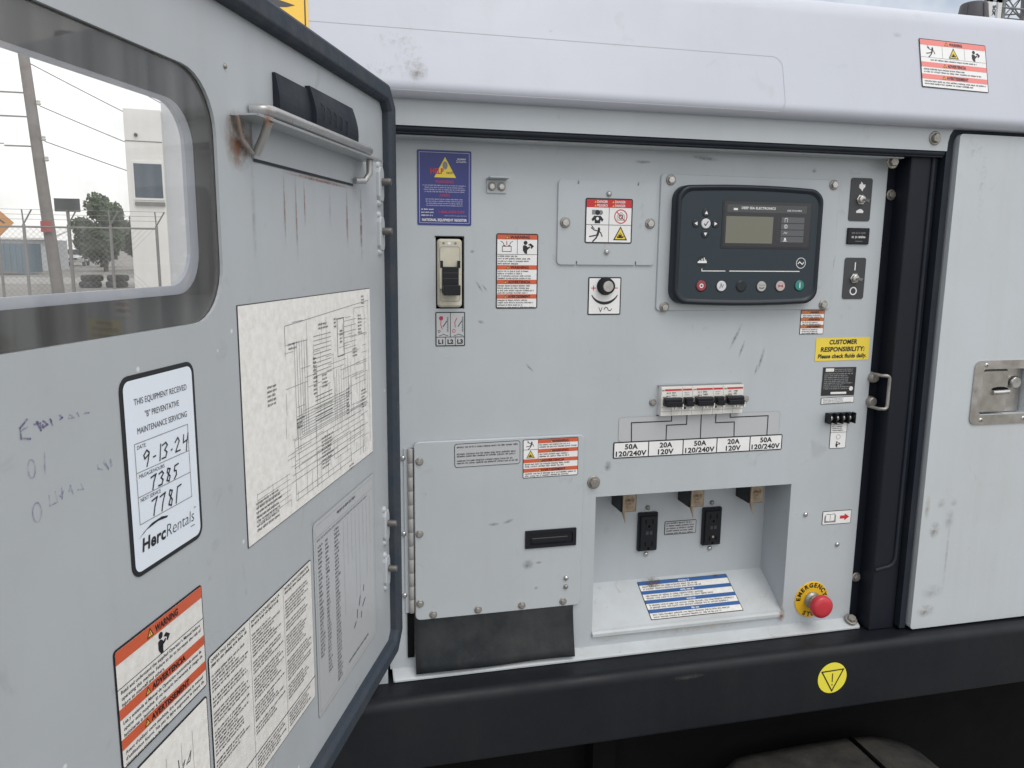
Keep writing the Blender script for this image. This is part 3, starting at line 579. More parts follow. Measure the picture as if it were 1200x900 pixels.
for x, z, s_ in ((-0.011, 0.0262, 'DANGER'), (0.017, 0.0262, 'DANGER'), (-0.011, 0.0207, 'PELIGRO'), (0.017, 0.0207, 'DANGER')):
    b.text(s_, x, z, 0.0036, t + 2e-4, 'p_white', 'c', 0.02, width=0.0165); b.poly([(x - 0.0125, z), (x - 0.0092, z), (x - 0.0108, z + 0.003)], t + 2e-4, 'p_amber')
zz = (h / 2 - 0.0135 - h / 2 + bw) / 2; b.line([(0, -h / 2), (0, h / 2 - 0.0135)], 0.0007, t, 'p_dark'); b.line([(-w / 2, zz), (w / 2, zz)], 0.0007, t + 5e-5, 'p_dark')
up_, dn = (zz + h / 2 - 0.0135) / 2, (zz - h / 2 + bw) / 2
pic(b, 'fume', -w / 4, up_, 0.0105, t); pic(b, 'nohouse', w / 4, up_, 0.0105, t); pic(b, 'shock', -w / 4, dn, 0.0115, t); pic(b, 'flash', w / 4, dn + 0.0005, 0.0112, t)
b.build('danger_label', COV, (0.002, -0.0032, 0.0035), label='square danger label with red top and four pictures')

# controller on its backing plate
b = MB(); b.prism(rr(0.4996, 1.4144, 0.806, 1.6197, 0.006), 0, 0.003, 'paint', 0.0008); BP = b.build('controller_backplate', GEN); bolts(BP, [(0.515, 1.611), (0.795, 1.612), (0.513, 1.420), (0.792, 1.422)], BOLT, 0.003)
b = MB()
def bulge(w, h, r, bu):
    P = rr(-w / 2, -h / 2, w / 2, h / 2, r, 6); Q = []
    Pd = []
    for i, p in enumerate(P):
        Pd.append(p); q = P[(i + 1) % len(P)]
        if math.hypot(q[0] - p[0], q[1] - p[1]) > 0.03:
            for k in range(1, 8): Pd.append((p[0] + (q[0] - p[0]) * k / 8, p[1] + (q[1] - p[1]) * k / 8))
    for x, z in Pd: Q.append((x, z + (bu * (1 - (2 * x / w) ** 2)) * (z / (h / 2))))
    return Q
A0 = bulge(0.250, 0.176, 0.020, 0.004)
def scale2(P, k, kz=None): return [(x * k, z * (kz or k)) for x, z in P]
loops = [(A0, 0.003), (A0, 0.016), (scale2(A0, 0.985, 0.98), 0.0215), (scale2(A0, 0.962, 0.945), 0.0225), (scale2(A0, 0.945, 0.925), 0.0205), (scale2(A0, 0.93, 0.90), 0.0195)]
n = len(A0); V = [(x, -d, z) for P, d in loops for x, z in P]
b.add(V, [(k * n + i, k * n + (i + 1) % n, (k + 1) * n + (i + 1) % n, (k + 1) * n + i) for k in range(len(loops) - 1) for i in range(n)], 'bezel', True)
b.add([(x, -0.0195, z) for x, z in loops[-1][0]], [tuple(range(n))], 'bezel_face')
CX, CZ = 0.6432, 1.5143
CON = b.build('controller', GEN, (CX, 0, CZ), label='dark slate generator controller with grey display')
b = MB(); x0, x1, z0, z1 = 0.5975 - CX, 0.746 - CX, 1.5135 - CZ, 1.581 - CZ; t = 0.0200
b.prism(rr(x0 - 0.003, z0 - 0.003, x1 + 0.003, z1 + 0.002, 0.002), 0.0195, t, 'bezel_dark'); b.rect(x0, z0, x1, z1, t + 2e-4, 'screen_glass')
b.rect(0.6017 - CX, 1.5650 - CZ, 0.7385 - CX, 1.5765 - CZ, t + 4e-4, 'lcd_head')
b.text('DEEP SEA ELECTRONICS', 0.655 - CX, 1.5700 - CZ, 0.0036, t + 6e-4, 'p_white', 'c', 0.02, width=0.058); b.text('DSE 7310 MKII', 0.717 - CX, 1.5680 - CZ, 0.0024, t + 6e-4, 'p_white', 'c', 0.01, width=0.025)
b.rect(0.6125 - CX, 1.5680 - CZ, 0.6195 - CX, 1.5712 - CZ, t + 6e-4, 'p_dirty')
for i in range(4):
    zc = 1.5548 - i * 0.0099 - CZ; b.rect(0.6955 - CX, zc - 0.0043, 0.7355 - CX, zc + 0.0043, t + 4e-4, 'lcd_tab'); b.rect(0.6885 - CX, zc - 0.0012, 0.6912 - CX, zc + 0.0012, t + 4e-4, 'p_dark')
    xx = 0.7035 - CX
    if i == 0: b.line([(xx - 0.0022, zc - 0.003), (xx - 0.0022, zc + 0.002), (xx, zc + 0.003), (xx + 0.0022, zc + 0.002), (xx + 0.0022, zc - 0.003)], 0.0007, t + 6e-4, 'p_white')
    elif i == 1: b.ring(circ(xx, zc, 0.003, 14), circ(xx, zc, 0.0023, 14), t + 6e-4, 'p_white'); b.rect(xx - 0.0004, zc - 0.0018, xx + 0.0004, zc + 0.0018, t + 6e-4, 'p_white')
    elif i == 2: b.line([(xx - 0.003, zc - 0.001), (xx - 0.001, zc + 0.0016), (xx + 0.001, zc - 0.0012), (xx + 0.003, zc + 0.0012)], 0.0006, t + 6e-4, 'p_white')
    else: b.line([(xx - 0.0032, zc - 0.0026), (xx + 0.0032, zc - 0.0026)], 0.0008, t + 6e-4, 'p_white'); b.poly([(xx - 0.002, zc - 0.0016), (xx + 0.002, zc - 0.0016), (xx + 0.0012, zc + 0.0026), (xx - 0.0012, zc + 0.0026)], t + 6e-4, 'p_white')
b.rect(0.601 - CX, 1.5185 - CZ, 0.6812 - CX, 1.5590 - CZ, t + 5e-4, 'lcd'); b.build('display', CON, label='grey unlit display with DEEP SEA ELECTRONICS heading')
t = 0.0195
for (x, z), m, g in zip(((0.565, 1.4535), (0.599, 1.453), (0.633, 1.453), (0.668, 1.4525), (0.701, 1.453), (0.735, 1.454)), ('btn_red', 'btn_white', 'bezel_dark', 'btn_grey', 'btn_pink', 'btn_green'), 'OH AMI'):
    b = MB(); b.lathe([(0.0092, 0.0), (0.0092, 0.0006), (0.0085, 0.0008)], 'bezel_dark', 20); b.lathe([(0.0080, 0.0), (0.0080, 0.0012), (0.0072, 0.0016)], m, 20); k = 0.0018
    if g == 'O': b.ring(circ(0, 0, 0.0034, 14), circ(0, 0, 0.0019, 14), k, 'p_white')
    elif g == 'I': b.rect(-0.0008, -0.004, 0.0008, 0.003, k, 'p_white'); b.rect(-0.0008, 0.0036, 0.0008, 0.0048, k, 'p_white')
    elif g == 'H': b.line([(-0.003, -0.003), (-0.001, 0.004), (0.001, -0.002), (0.003, 0.002)], 0.0012, k, 'p_grey')
    elif g == 'A': b.line([(-0.005, 0.002), (0.005, 0.002)], 0.0008, k, 'p_grey'); b.line([(-0.004, -0.002), (0, -0.003), (0.004, -0.002)], 0.0012, k, 'p_dark')
    elif g == 'M': b.poly([(-0.004, -0.002), (0, 0), (0.004, -0.002), (0.004, 0.002), (0, 0.0008), (-0.004, 0.002)], k, 'btn_red')
    b.build('button', CON, (x - CX, -t, z - CZ))
b = MB(); b.lathe([(0.0075, 0), (0.0075, 0.0014), (0.0066, 0.0018)], 'btn_white', 20); b.line([(-0.003, -0.0005), (-0.001, -0.003), (0.003, 0.003)], 0.0014, 0.002, 'p_dark'); b.build('button', CON, (0.5675 - CX, -t, 1.547 - CZ))
for x, z, a in ((0.5675, 1.563, 0), (0.5515, 1.547, 90), (0.5835, 1.547, -90), (0.5675, 1.5315, 180)):
    b = MB(); b.lathe([(0.0062, 0), (0.0062, 0.0008), (0.0055, 0.001)], 'bezel_dark', 16); q = R(a)
    b.poly([(u * math.cos(q) - v * math.sin(q), u * math.sin(q) + v * math.cos(q)) for u, v in ((-0.0028, -0.002), (0.0028, -0.002), (0, 0.003))], 0.0012, 'p_white'); b.build('arrow_button', CON, (x - CX, -t, z - CZ))
b = MB(); k = t + 3e-4; ox, oz = 0.565 - CX, 1.4885 - CZ; b.poly(circ(ox, oz + 0.002, 0.0088, 18), t + 1.5e-4, 'bezel_dark')
b.rect(ox - 0.0075, oz - 0.0006, ox + 0.0075, oz + 0.0022, k, 'p_white')
for q, hh in ((-0.004, 0.004), (-0.0005, 0.006), (0.003, 0.0075), (0.0055, 0.0045)): b.rect(ox + q - 0.0008, oz, ox + q + 0.0008, oz + hh, k + 5e-5, 'p_white')
gx, gz = 0.735 - CX, 1.489 - CZ; b.ring(circ(gx, gz, 0.0085, 20), circ(gx, gz, 0.0076, 20), k, 'p_white'); b.line([(gx - 0.005, gz - 0.001), (gx - 0.0025, gz + 0.002), (gx, gz), (gx + 0.0025, gz - 0.002), (gx + 0.005, gz + 0.001)], 0.0013, k, 'p_white')
b.line([(0.565 - CX, 1.479 - CZ), (0.565 - CX, 1.476 - CZ), (0.604 - CX, 1.476 - CZ)], 0.0013, k, 'p_dirty'); b.line([(0.612 - CX, 1.476 - CZ), (0.733 - CX, 1.476 - CZ)], 0.0013, k, 'p_dirty')
b.build('status_graphic', CON)

# voltage knob
w, h = 0.053, 0.057; b = sheet(w, h, 0.002, 0.0018, 'p_white'); t = 0.0008
A_ = [(0.0235 * math.cos(R(a)), 0.0115 + 0.0245 * math.sin(R(a))) for a in range(206, 335, 8)]; B_ = [(0.0225 * math.cos(R(a)), 0.0105 + 0.0190 * math.sin(R(a))) for a in range(334, 205, -8)]
b.poly(A_ + B_, t, 'p_black'); b.line([(-0.021, 0.012), (-0.015, 0.012)], 0.0013, t, 'p_red'); b.line([(-0.018, 0.009), (-0.018, 0.015)], 0.0013, t + 1e-4, 'p_red'); b.line([(0.016, 0.012), (0.0205, 0.012)], 0.0013, t, 'p_red')
b.text('V', -0.006, -0.0245, 0.0078, t, 'p_black', 'c', 0.0); b.line([(0.0, -0.020), (0.002, -0.017), (0.0045, -0.0175), (0.007, -0.0215), (0.0095, -0.0225), (0.012, -0.0195)], 0.0011, t, 'p_black')
KN = b.build('voltage_label', GEN, (0.4157, -0.0002, 1.4371), label='white voltage adjuster label with black knob')
b = MB(); b.lathe([(0.0135, 0.0), (0.0135, 0.003), (0.0118, 0.004), (0.0115, 0.012), (0.0106, 0.0132)], 'black_plastic', 28); b.lathe([(0.0084, 0.013), (0.0084, 0.0140), (0.0076, 0.0146)], 'zinc', 22); b.build('knob', KN, (0.0005, -0.001, 0.0150))

# toggle switches
def toggle(name, zc, h, top, label):
    b = MB(); w = 0.0398; b.prism(rr(-w / 2, -h / 2, w / 2, h / 2, 0.004), 0, 0.0009, 'p_dark'); t = 0.0011
    if top == 'hare':
        b.poly([(-0.0045, 0.019), (-0.002, 0.0165), (0.003, 0.0165), (0.0065, 0.020), (0.0065, 0.024), (0.003, 0.0235), (0.001, 0.026), (-0.002, 0.0285), (-0.0015, 0.025), (-0.0045, 0.0235)], t, 'p_white'); b.poly([(-0.001, 0.0165), (0.002, 0.013), (0.003, 0.0165)], t, 'p_white')
        b.poly([(-0.0065, -0.021), (0.006, -0.021), (0.007, -0.0185), (0.004, -0.0155), (0.0, -0.0145), (-0.004, -0.0165), (-0.0065, -0.018)], t, 'p_white')
    else:
        b.rect(-0.0009, 0.013, 0.0009, 0.026, t, 'p_white'); b.ring(circ(0, -0.0205, 0.0068, 22), circ(0, -0.0205, 0.0048, 22), t, 'p_white')
    o = b.build(name, GEN, (0.848, -0.0001, zc), label=label)
    b = MB(); b.lathe([(0.0085, 0.0008), (0.0085, 0.003), (0.0078, 0.0034)], 'zinc', 6, hexa=True); b.lathe([(0.0062, 0.003), (0.0062, 0.007), (0.005, 0.0075)], 'zinc', 16); b.build('nut', o)
    b = MB(); b.tube([(0.0, -0.006, 0), (0.003, -0.011, -0.001), (0.0055, -0.017, -0.002)], 0.0020, 'zinc', 10, r1=0.0030); b.build('lever', o)
toggle('toggle_switch', 1.5907, 0.0678, 'hare', 'toggle switch plate with rabbit and turtle marks')
toggle('toggle_switch', 1.4647, 0.0671, 'io', 'toggle switch plate with on and off marks')
b = MB(); b.prism(rr(-0.0203, -0.013, 0.0203, 0.013, 0.0015), 0, 0.0035, 'black_plastic', 0.0012); b.print_lines(-0.0135, 0.0135, 0.0068, 0.0030, 1, 0.0037, 'p_grey', 72, (0.95, 1)); b.print_lines(-0.013, 0.013, 0.001, 0.0042, 1, 0.0037, 'p_white', 71, (0.95, 1)); b.rect(-0.006, -0.0085, 0.007, -0.0078, 0.0037, 'p_grey')
b.build('hour_meter', GEN, (0.8483, -0.0001, 1.5328), label='small black meter between the two toggle switches')

# small orange label
def warn_small():
    w, h, bw = 0.044, 0.0395, 0.0009; b = sheet(w, h, 0.001, bw); z = h / 2 - bw; t = 0.0008
    for i, wd in enumerate(('WARNING', 'ADVERTENCIA', 'AVERTISSEMENT')):
        bar(b, w, z - 0.0055, z, wd, 'p_orange_small', bw, tw=0.016 + 0.005 * i); z -= 0.0055
        b.print_lines(-w / 2 + 0.004, w / 2 - 0.003, z - 0.0009, 0.0021, 2 if i < 2 else 3, t, 'p_black', 30 + i, (0.75, 1), gap=1.4); z -= 0.0061
    return b
warn_small().build('warning_label', GEN, (0.7762, -0.0002, 1.3936), label='small orange and white warning label under the controller corner')
# yellow label
w, h = 0.102, 0.038; b = MB(); b.prism(rr(-w / 2, -h / 2, w / 2, h / 2, 0.0006), 0, 0.0005, 'p_yellow'); t = 0.0008
b.text('CUSTOMER', 0.0, 0.0085, 0.0075, t, 'p_black', 'c', 0.036, shear=0.12, width=0.053); b.text('RESPONSIBILITY:', 0.0, -0.0035, 0.0075, t, 'p_black', 'c', 0.036, shear=0.12, width=0.083); b.text('Please check fluids daily.', 0, -0.0145, 0.0068, t, 'p_black', 'c', 0.036, shear=0.12, width=0.092)
b.build('customer_label', GEN, (0.8374, -0.0002, 1.3484), (0, R(-0.3), 0), label='yellow customer responsibility label at the panel right edge')
# name plate
w, h = 0.0632, 0.0478; b = MB(); b.prism(rr(-w / 2, -h / 2, w / 2, h / 2, 0.0006), 0, 0.0006, 'p_plate'); t = 0.0008
b.rect(-0.0268, 0.0165, -0.011, 0.0222, t, 'p_dirty'); b.print_lines(-0.009, 0.029, 0.0215, 0.0020, 2, t, 'p_softgrey', 61, (0.8, 1)); b.print_lines(-0.0285, 0.028, 0.0142, 0.0021, 9, t, 'p_softgrey', 62, (0.6, 1), gap=1.5); b.rect(-0.014, -0.0215, 0.016, -0.0178, t, 'p_dirty'); b.poly(circ(0.0245, -0.0125, 0.0038, 14), t + 1e-4, 'p_dirty')
b.build('name_plate', GEN, (0.835, -0.0002, 1.2941), (0, R(0.5), 0), label='dark rating plate with pale fine print under the yellow label')
w, h = 0.0632, 0.0112; b = sheet(w, h, 0.0006, 0.0008); b.print_lines(-0.028, 0.026, 0.0042, 0.0018, 4, 0.0008, 'p_grey', 63, (0.5, 1), gap=1.3); b.build('serial_label', GEN, (0.8355, -0.0002, 1.2618), (0, R(-1.5), 0), label='thin white strip label under the dark rating plate')
# terminal block and its label
b = MB(); b.prism(rr(-0.024, -0.0085, 0.024, 0.0085, 0.0008), 0, 0.007, 'black_plastic', 0.0006)
for i in range(5): b.box(-0.0245 + i * 0.0118, -0.0228 + i * 0.0118, -0.0155, -0.006, -0.0085, 0.0095, 'black_plastic')
TB = b.build('terminal_block', GEN, (0.8385, 0, 1.2327), label='black four-screw terminal block below the rating plate'); bolts(TB, [(-0.0178 + i * 0.0118, 0) for i in range(4)], SCREW, 0.007, 'screw')
w, h = 0.0318, 0.046; b = sheet(w, h, 0.002, 0.0009, 'p_white'); t = 0.0008; b.print_lines(-0.0135, 0.013, 0.020, 0.0022, 4, t, 'p_black', 64, (0.5, 0.95)); b.line([(-0.0155, 0.005), (0.0155, 0.005)], 0.0006, t, 'p_black'); b.ring(circ(0, -0.003, 0.0042, 14), circ(0, -0.003, 0.0035, 14), t, 'p_grey'); pic(b, 'reader', 0, -0.0155, 0.0055, t)
b.build('terminal_label', GEN, (0.8425, -0.0002, 1.2015), label='small white label hanging below the terminal block')
# book + arrow label
w, h = 0.057, 0.0245; b = sheet(w, h, 0.0018, 0.001); t = 0.0008
b.poly([(-0.0245, -0.0085), (-0.002, -0.0085), (-0.002, 0.003), (-0.0045, 0.0075), (-0.0125, 0.0065), (-0.0205, 0.0075), (-0.0245, 0.003)], t, 'p_grey'); b.poly([(-0.0215, -0.005), (-0.0137, -0.006), (-0.0137, 0.0055), (-0.0215, 0.0062)], t + 1e-4, 'p_white'); b.poly([(-0.0127, -0.006), (-0.005, -0.005), (-0.005, 0.0062), (-0.0127, 0.0055)], t + 1e-4, 'p_white')
b.poly([(0.006, -0.0028), (0.015, -0.0028), (0.015, -0.0062), (0.0245, 0), (0.015, 0.0062), (0.015, 0.0028), (0.006, 0.0028)], t, 'p_red')
b.build('manual_label', GEN, (0.8528, -0.0002, 1.0554), (0, R(0.2), 0), label='small white label with open book and red arrow')

# emergency stop
b = MB(); b.lathe([(0.0325, 0), (0.0325, 0.0012), (0.0318, 0.0016)], 'stop_yellow', 40); t = 0.0018
def arc_text(s_, r, a0, a1, size, flip=False):
    for i, ch in enumerate(s_):
        a = R(a0 + (a1 - a0) * (i + 0.5) / len(s_)); rot = a - math.pi / 2 if not flip else a + math.pi / 2
        b.text(ch, r * math.cos(a), r * math.sin(a), size, t, 'p_black', 'c', 0.05, rot=rot)
arc_text('EMERGENCY', 0.0228, 184, 8, 0.0078); arc_text('STOP', 0.0302, 232, 308, 0.0078, True)
ES = b.build('emergency_stop', GEN, (0.8150, 0, 0.9085), label='red emergency stop button on a yellow disc at the panel lower right')
b = MB(); b.lathe([(0.0145, 0.001), (0.0145, 0.006), (0.0125, 0.0065), (0.0125, 0.010), (0.0115, 0.0105), (0.0125, 0.0112), (0.0125, 0.015), (0.0112, 0.0155), (0.0112, 0.022)], 'zinc_dull', 20); b.build('collar', ES)
b = MB(); b.lathe([(0.013, 0.021), (0.0180, 0.0225), (0.0197, 0.026), (0.0200, 0.031), (0.0190, 0.0345), (0.016, 0.037), (0.010, 0.0382), (0.004, 0.0385)], 'stop_red', 36); b.build('push_button', ES)

# ---- circuit breakers
x = 0.5105; names = (('first', 2), ('second', 1), ('third', 2), ('fourth', 1), ('fifth', 2))
for i, (nm, k) in enumerate(names):
    w = 0.0175 * k * 1.018; b = MB(); g = 0.0002; h0, h1 = -0.0228, 0.0228; t = 0.0125
    b.prism([(g, h0), (w - g, h0), (w - g, h1), (g, h1)], -0.02, 0.012, 'breaker_white', 0.0004)
    b.rect(0.006 if k == 2 else 0.0004, 0.0170, w - 0.0015, 0.0198, t, 'p_red')
    if k == 2: b.rect(0.001, 0.017, 0.005, 0.019, t, 'p_grey')
    b.line([(g, -0.0155), (w - g, -0.0155)], 0.0005, t, 'p_softgrey'); b.line([(g, -0.0085), (w - g, -0.0085)], 0.0005, t, 'p_softgrey')
    if k == 2:
        b.line([(w / 2, -0.0225), (w / 2, -0.007)], 0.0005, t, 'p_softgrey'); b.print_lines(0.009, 0.015, 0.0155, 0.0032, 2, t, 'p_dark', 40 + i, (0.9, 1)); b.print_lines(0.018, 0.026, 0.0155, 0.0026, 3, t, 'p_dark', 45 + i, (0.7, 1)); b.line([(0.002, 0.0075), (0.009, 0.0075)], 0.0006, t, 'p_dark')
    else: b.rect(0.003, -0.0128, 0.007, -0.0095, t, 'p_black'); b.print_lines(0.004, 0.013, 0.015, 0.0022, 2, t, 'p_softgrey', 42 + i, (0.8, 1))
    o = b.build('circuit_breaker', GEN, (x, 0, 1.2725), label='%s white circuit breaker from the left in the row of five' % nm)
    b = MB(); pad = 0.0045 if k == 2 else 0.003
    b.prism([(pad - 0.001, -0.006), (w - pad + 0.002, -0.006), (w - pad + 0.002, 0.0065), (pad - 0.001, 0.0065)], 0.012, 0.021, 'black_plastic', 0.0025); b.box(pad, w - pad, -0.0255, -0.02, -0.0065, 0.001, 'black_plastic')
    b.build('toggle', o, bevel=0.0006)
    b = MB()
    for q in ([w / 2 - 0.003, w / 2 + 0.002, w - 0.004] if k == 2 else [w - 0.0045]): b.box(q, q + 0.0022, -0.0225, -0.012, -0.0105, -0.003, 'breaker_white')
    b.build('toggle_clip', o); x += w
b = MB(); b.prism([(0.509, 1.2955), (0.6535, 1.2955), (0.6535, 1.2972), (0.509, 1.2972)], 0, 0.004, 'p_grey'); b.prism([(0.509, 1.2483), (0.6535, 1.2483), (0.6535, 1.2495), (0.509, 1.2495)], 0, 0.003, 'p_dark'); b.build('breaker_frame', PAN)
bolts(PAN, [(0.5015, 1.270), (0.6635, 1.270)], BOLT_S, 0.0)
# wiring label
b = MB(); t = 0.0005; X0, X1, Z0, Z1 = 0.4378, 0.7362, 1.1816, 1.2081
b.poly(rr(X0 + 0.008, 1.2085, X1 - 0.007, 1.2475, 0.005)[:], 0.0003, 'p_film'); b.frame(X0 + 0.008, 1.2083, X1 - 0.007, 1.2478, 0.005, 0.0004, t, 'p_softgrey')
b.prism(rr(X0, Z0, X1, Z1, 0.0025), 0, 0.0006, 'p_black')
cw = (X1 - X0) / 5
for i, (a, c) in enumerate((('50A', '120/240V'), ('20A', '120V'), ('50A', '120/240V'), ('20A', '120V'), ('50A', '120/240V'))):
    l0 = X0 + cw * i + (0.0019 if i == 0 else 0.0009); l1 = X0 + cw * (i + 1) - (0.0019 if i == 4 else 0.0009); b.rect(l0, Z0 + 0.0017, l1, Z1 - 0.0017, 0.0008, 'p_white')
    b.text(a, (l0 + l1) / 2, Z0 + 0.0145, 0.0082, 0.001, 'p_black', 'c', 0.034, sx=1.1); b.text(c, (l0 + l1) / 2, Z0 + 0.0034, 0.0082, 0.001, 'p_black', 'c', 0.034, width=0.052 if len(c) > 5 else 0.027)
for P in ([(0.468, 1.208), (0.467, 1.2385), (0.535, 1.2385), (0.535, 1.249)], [(0.527, 1.208), (0.527, 1.232), (0.5615, 1.232), (0.5615, 1.249)], [(0.587, 1.208), (0.5865, 1.249)], [(0.647, 1.208), (0.646, 1.2325), (0.6125, 1.2325), (0.6125, 1.249)], [(0.707, 1.208), (0.707, 1.2405), (0.638, 1.2405), (0.638, 1.249)]): b.line(P, 0.0017, 0.0006, 'p_black')
b.build('breaker_label', GEN, (0, -0.0002, 0), label='wide white amperage label of five boxes linked by lines to the breakers')

# ---- hinged access plate lower left, rubber flap
b = MB(); b.prism(rr(0.124, 0.9442, 0.388, 1.2242, 0.008), 0.001, 0.006, 'paint', 0.0012); AC = b.build('access_plate', GEN, label='grey hinged access plate at the panel lower left')
bolts(AC, [(0.132, 1.195), (0.131, 1.083), (0.131, 0.972), (0.151, 0.952), (0.221, 0.953), (0.291, 0.953), (0.359, 0.953)], BOLT_S, 0.006); bolts(AC, [(0.363, 0.992)], SCREW, 0.006, 'screw'); bolts(AC, [(0.363, 0.9775)], SCREW_D, 0.006, 'screw')
HK = MB(); HK.lathe([(0.0036, 0), (0.0040, 0.0004), (0.0040, 0.0208), (0.0036, 0.0212)], 'hinge_grey', 12, 'z'); HK = HK.mesh('hinge_knuckle')
for i in range(12): put('hinge_knuckle', HK, AC, (0.1185, -0.005, 0.958 + i * 0.0214))
b = MB(); b.box(0.1095, 0.1165, -0.0025, 0, 0.957, 1.2145, 'paint'); b.box(0.1195, 0.126, -0.0016, 0.0, 0.957, 1.2145, 'black_plastic'); b.build('hinge_leaf', AC)
b = MB(); b.holed(rr(0.2949, 1.0465, 0.3778, 1.0752, 0.001), [list(reversed(rr(0.3005, 1.0515, 0.3722, 1.0700, 0.004)))], 0.006, 0.0085, 'black_plastic'); b.rect(0.3, 1.051, 0.373, 1.071, 0.0062, 'black_plastic'); b.prism(rr(0.304, 1.0535, 0.366, 1.0625, 0.003), 0.006, 0.0078, 'black_plastic', 0.001); b.build('handle_pocket', AC, label='black recessed finger pull on the access plate')
w, h = 0.101, 0.0363; b = sheet(w, h, 0.004, 0.0008, 'p_film'); t = 0.0008
for q in range(3): b.print_lines(-0.047, 0.047, 0.0145 - q * 0.0105, 0.0028, 1 if q == 0 else 2, t, 'p_black', 80 + q, (0.9, 1) if q else (0.98, 1), gap=1.3)
b.build('instruction_label', AC, (0.2348, -0.0062, 1.2013), (0, R(-0.6), 0), label='clear label with three text lines on the access plate')
w, h, bw = 0.0885, 0.0607, 0.001; b = sheet(w, h, 0.0025, bw); z = h / 2 - bw; t = 0.0008
xs = -w / 2 + 0.024; b.line([(xs, z), (xs, z - 0.0300)], 0.0007, t, 'p_black'); b.line([(-w / 2, z - 0.0150), (xs, z - 0.0150)], 0.0006, t, 'p_black'); pic(b, 'shock', (xs - w / 2) / 2, z - 0.0075, 0.0066, t); pic(b, 'flash', (xs - w / 2) / 2, z - 0.0222, 0.0068, t)
for i, (wd, a) in enumerate((('WARNING', xs), ('WARNING', xs), ('ADVERTENCIA', -w / 2 + bw), ('AVERTISSEMENT', -w / 2 + bw))):
    b.rect(a, z - 0.0058, w / 2 - bw, z, t + 1e-4, 'p_orange'); xc = (a + w / 2) / 2 + 0.003; b.text(wd, xc, z - 0.0049, 0.0038, t + 3e-4, 'p_black', 'c', 0.03); pic(b, 'tri', xc - (0.0145 if i < 2 else 0.021), z - 0.003, 0.0026, t + 3e-4)
    b.print_lines(a + 0.002, w / 2 - 0.003, z - 0.0068, 0.0026, 2, t, 'p_black', 90 + i, (0.75, 1), gap=1.35); z -= 0.0149
b.build('warning_label', AC, (0.3339, -0.0062, 1.1906), (0, R(-0.5), 0), label='wide orange warning label at the access plate top right')
b = MB(); nx, nz = 12, 8; V = []
for i in range(nx + 1):
    for j in range(nz + 1):
        u, v = i / nx, j / nz; V.append((0.1225 + 0.2535 * u, -0.003 - 0.017 * v ** 1.5 - 0.002 * math.sin(u * 7) * v, 0.957 - (0.957 - 0.864) * v + 0.001 * math.sin(u * 9) * v))
b.add(V, [(i * (nz + 1) + j, i * (nz + 1) + j + 1, (i + 1) * (nz + 1) + j + 1, (i + 1) * (nz + 1) + j) for i in range(nx) for j in range(nz)], 'flap_rubber', True)
o = b.build('rubber_flap', GEN, label='dusty dark rubber flap hanging below the access plate'); m = o.modifiers.new('s', 'SOLIDIFY'); m.thickness = 0.003; m.offset = 0
b = MB(); b.box(0.112, 0.122, -0.004, 0.0, 0.884, 0.957, 'black_frame'); b.build('cable_slot_edge', GEN)

# ---- right pillar, seals, striker, closed side door
b = MB(); b.box(0.8985, 0.925, 0.004, 0.06, 0.8535, 1.672, 'pillar_paint'); b.box(0.885, 0.8985, 0.012, 0.06, 0.8535, 1.672, 'pillar_paint'); b.build('pillar_web', GEN)
b = MB(); b.box(0.913, 0.964, -0.030, 0.08, 0.8535, 1.668, 'pillar_paint'); PIL = b.build('door_pillar', GEN, bevel=0.0025, label='black door pillar right of the control panel')
b = MB(); P = [(0.953, -0.031, 1.66 - 0.02 * i) for i in range(33)]
for i in range(7): t = R(-90 * i / 6); P.append((0.937 + 0.016 * math.cos(t), -0.031, 0.988 + 0.018 * math.sin(t)))
P += [(0.925, -0.031, 0.968), (0.915, -0.031, 0.966)]
b.tube(P, 0.0030, 'rubber_clean', 8); b.build('trim_seal', PIL)
P = [(0.9665, 0.858), (0.9665, 1.678)] + [(0.995 + 0.0285 * math.cos(R(180 - 15 * i)), 1.678 + 0.0285 * math.sin(R(180 - 15 * i))) for i in range(1, 7)] + [(2.6, 1.7065), (2.6, 1.6950)]
P += [(0.995 + 0.0170 * math.cos(R(90 + 15 * i)), 1.678 + 0.0170 * math.sin(R(90 + 15 * i))) for i in range(0, 6)] + [(0.978, 1.678), (0.978, 0.858)]
b = MB(); b.prism(P, 0.0, 0.041, 'rubber_clean'); b.build('side_door_seal', GEN, bevel=0.002)
bolts(PIL, [(0.9070, 1.600), (0.9045, 0.940)], DULL, -0.003); put('bolt', BOLT_L, PIL, (0.886, -0.02, 1.6490))
b = MB(); b.prism(rr(0.893, 1.236, 0.913, 1.318, 0.003), -0.012, -0.006, 'zinc_dull', 0.001); STR = b.build('striker', GEN, label='dull steel door striker loop beside the panel')
P = [(0.897, 0.006, 1.306), (0.897, -0.026, 1.306)]
for i in range(5): t = R(90 - 90 * i / 4); P.append((0.9035 + 0.006 * math.cos(t), -0.030, 1.300 + 0.006 * math.sin(t)))
for i in range(5): t = R(0 - 90 * i / 4); P.append((0.9035 + 0.006 * math.cos(t), -0.030, 1.256 + 0.006 * math.sin(t)))
P += [(0.897, -0.026, 1.250), (0.897, 0.006, 1.250)]
b = MB(); b.tube(P, 0.0028, 'zinc_dull', 10); b.build('loop', STR)
for z in (1.299, 1.258): b = MB(); b.lathe([(0.009, -0.006), (0.009, 0.004), (0.0078, 0.008), (0.006, 0.009)], 'zinc_dull', 16); b.build('bolt', STR, (0.8995, 0, z))

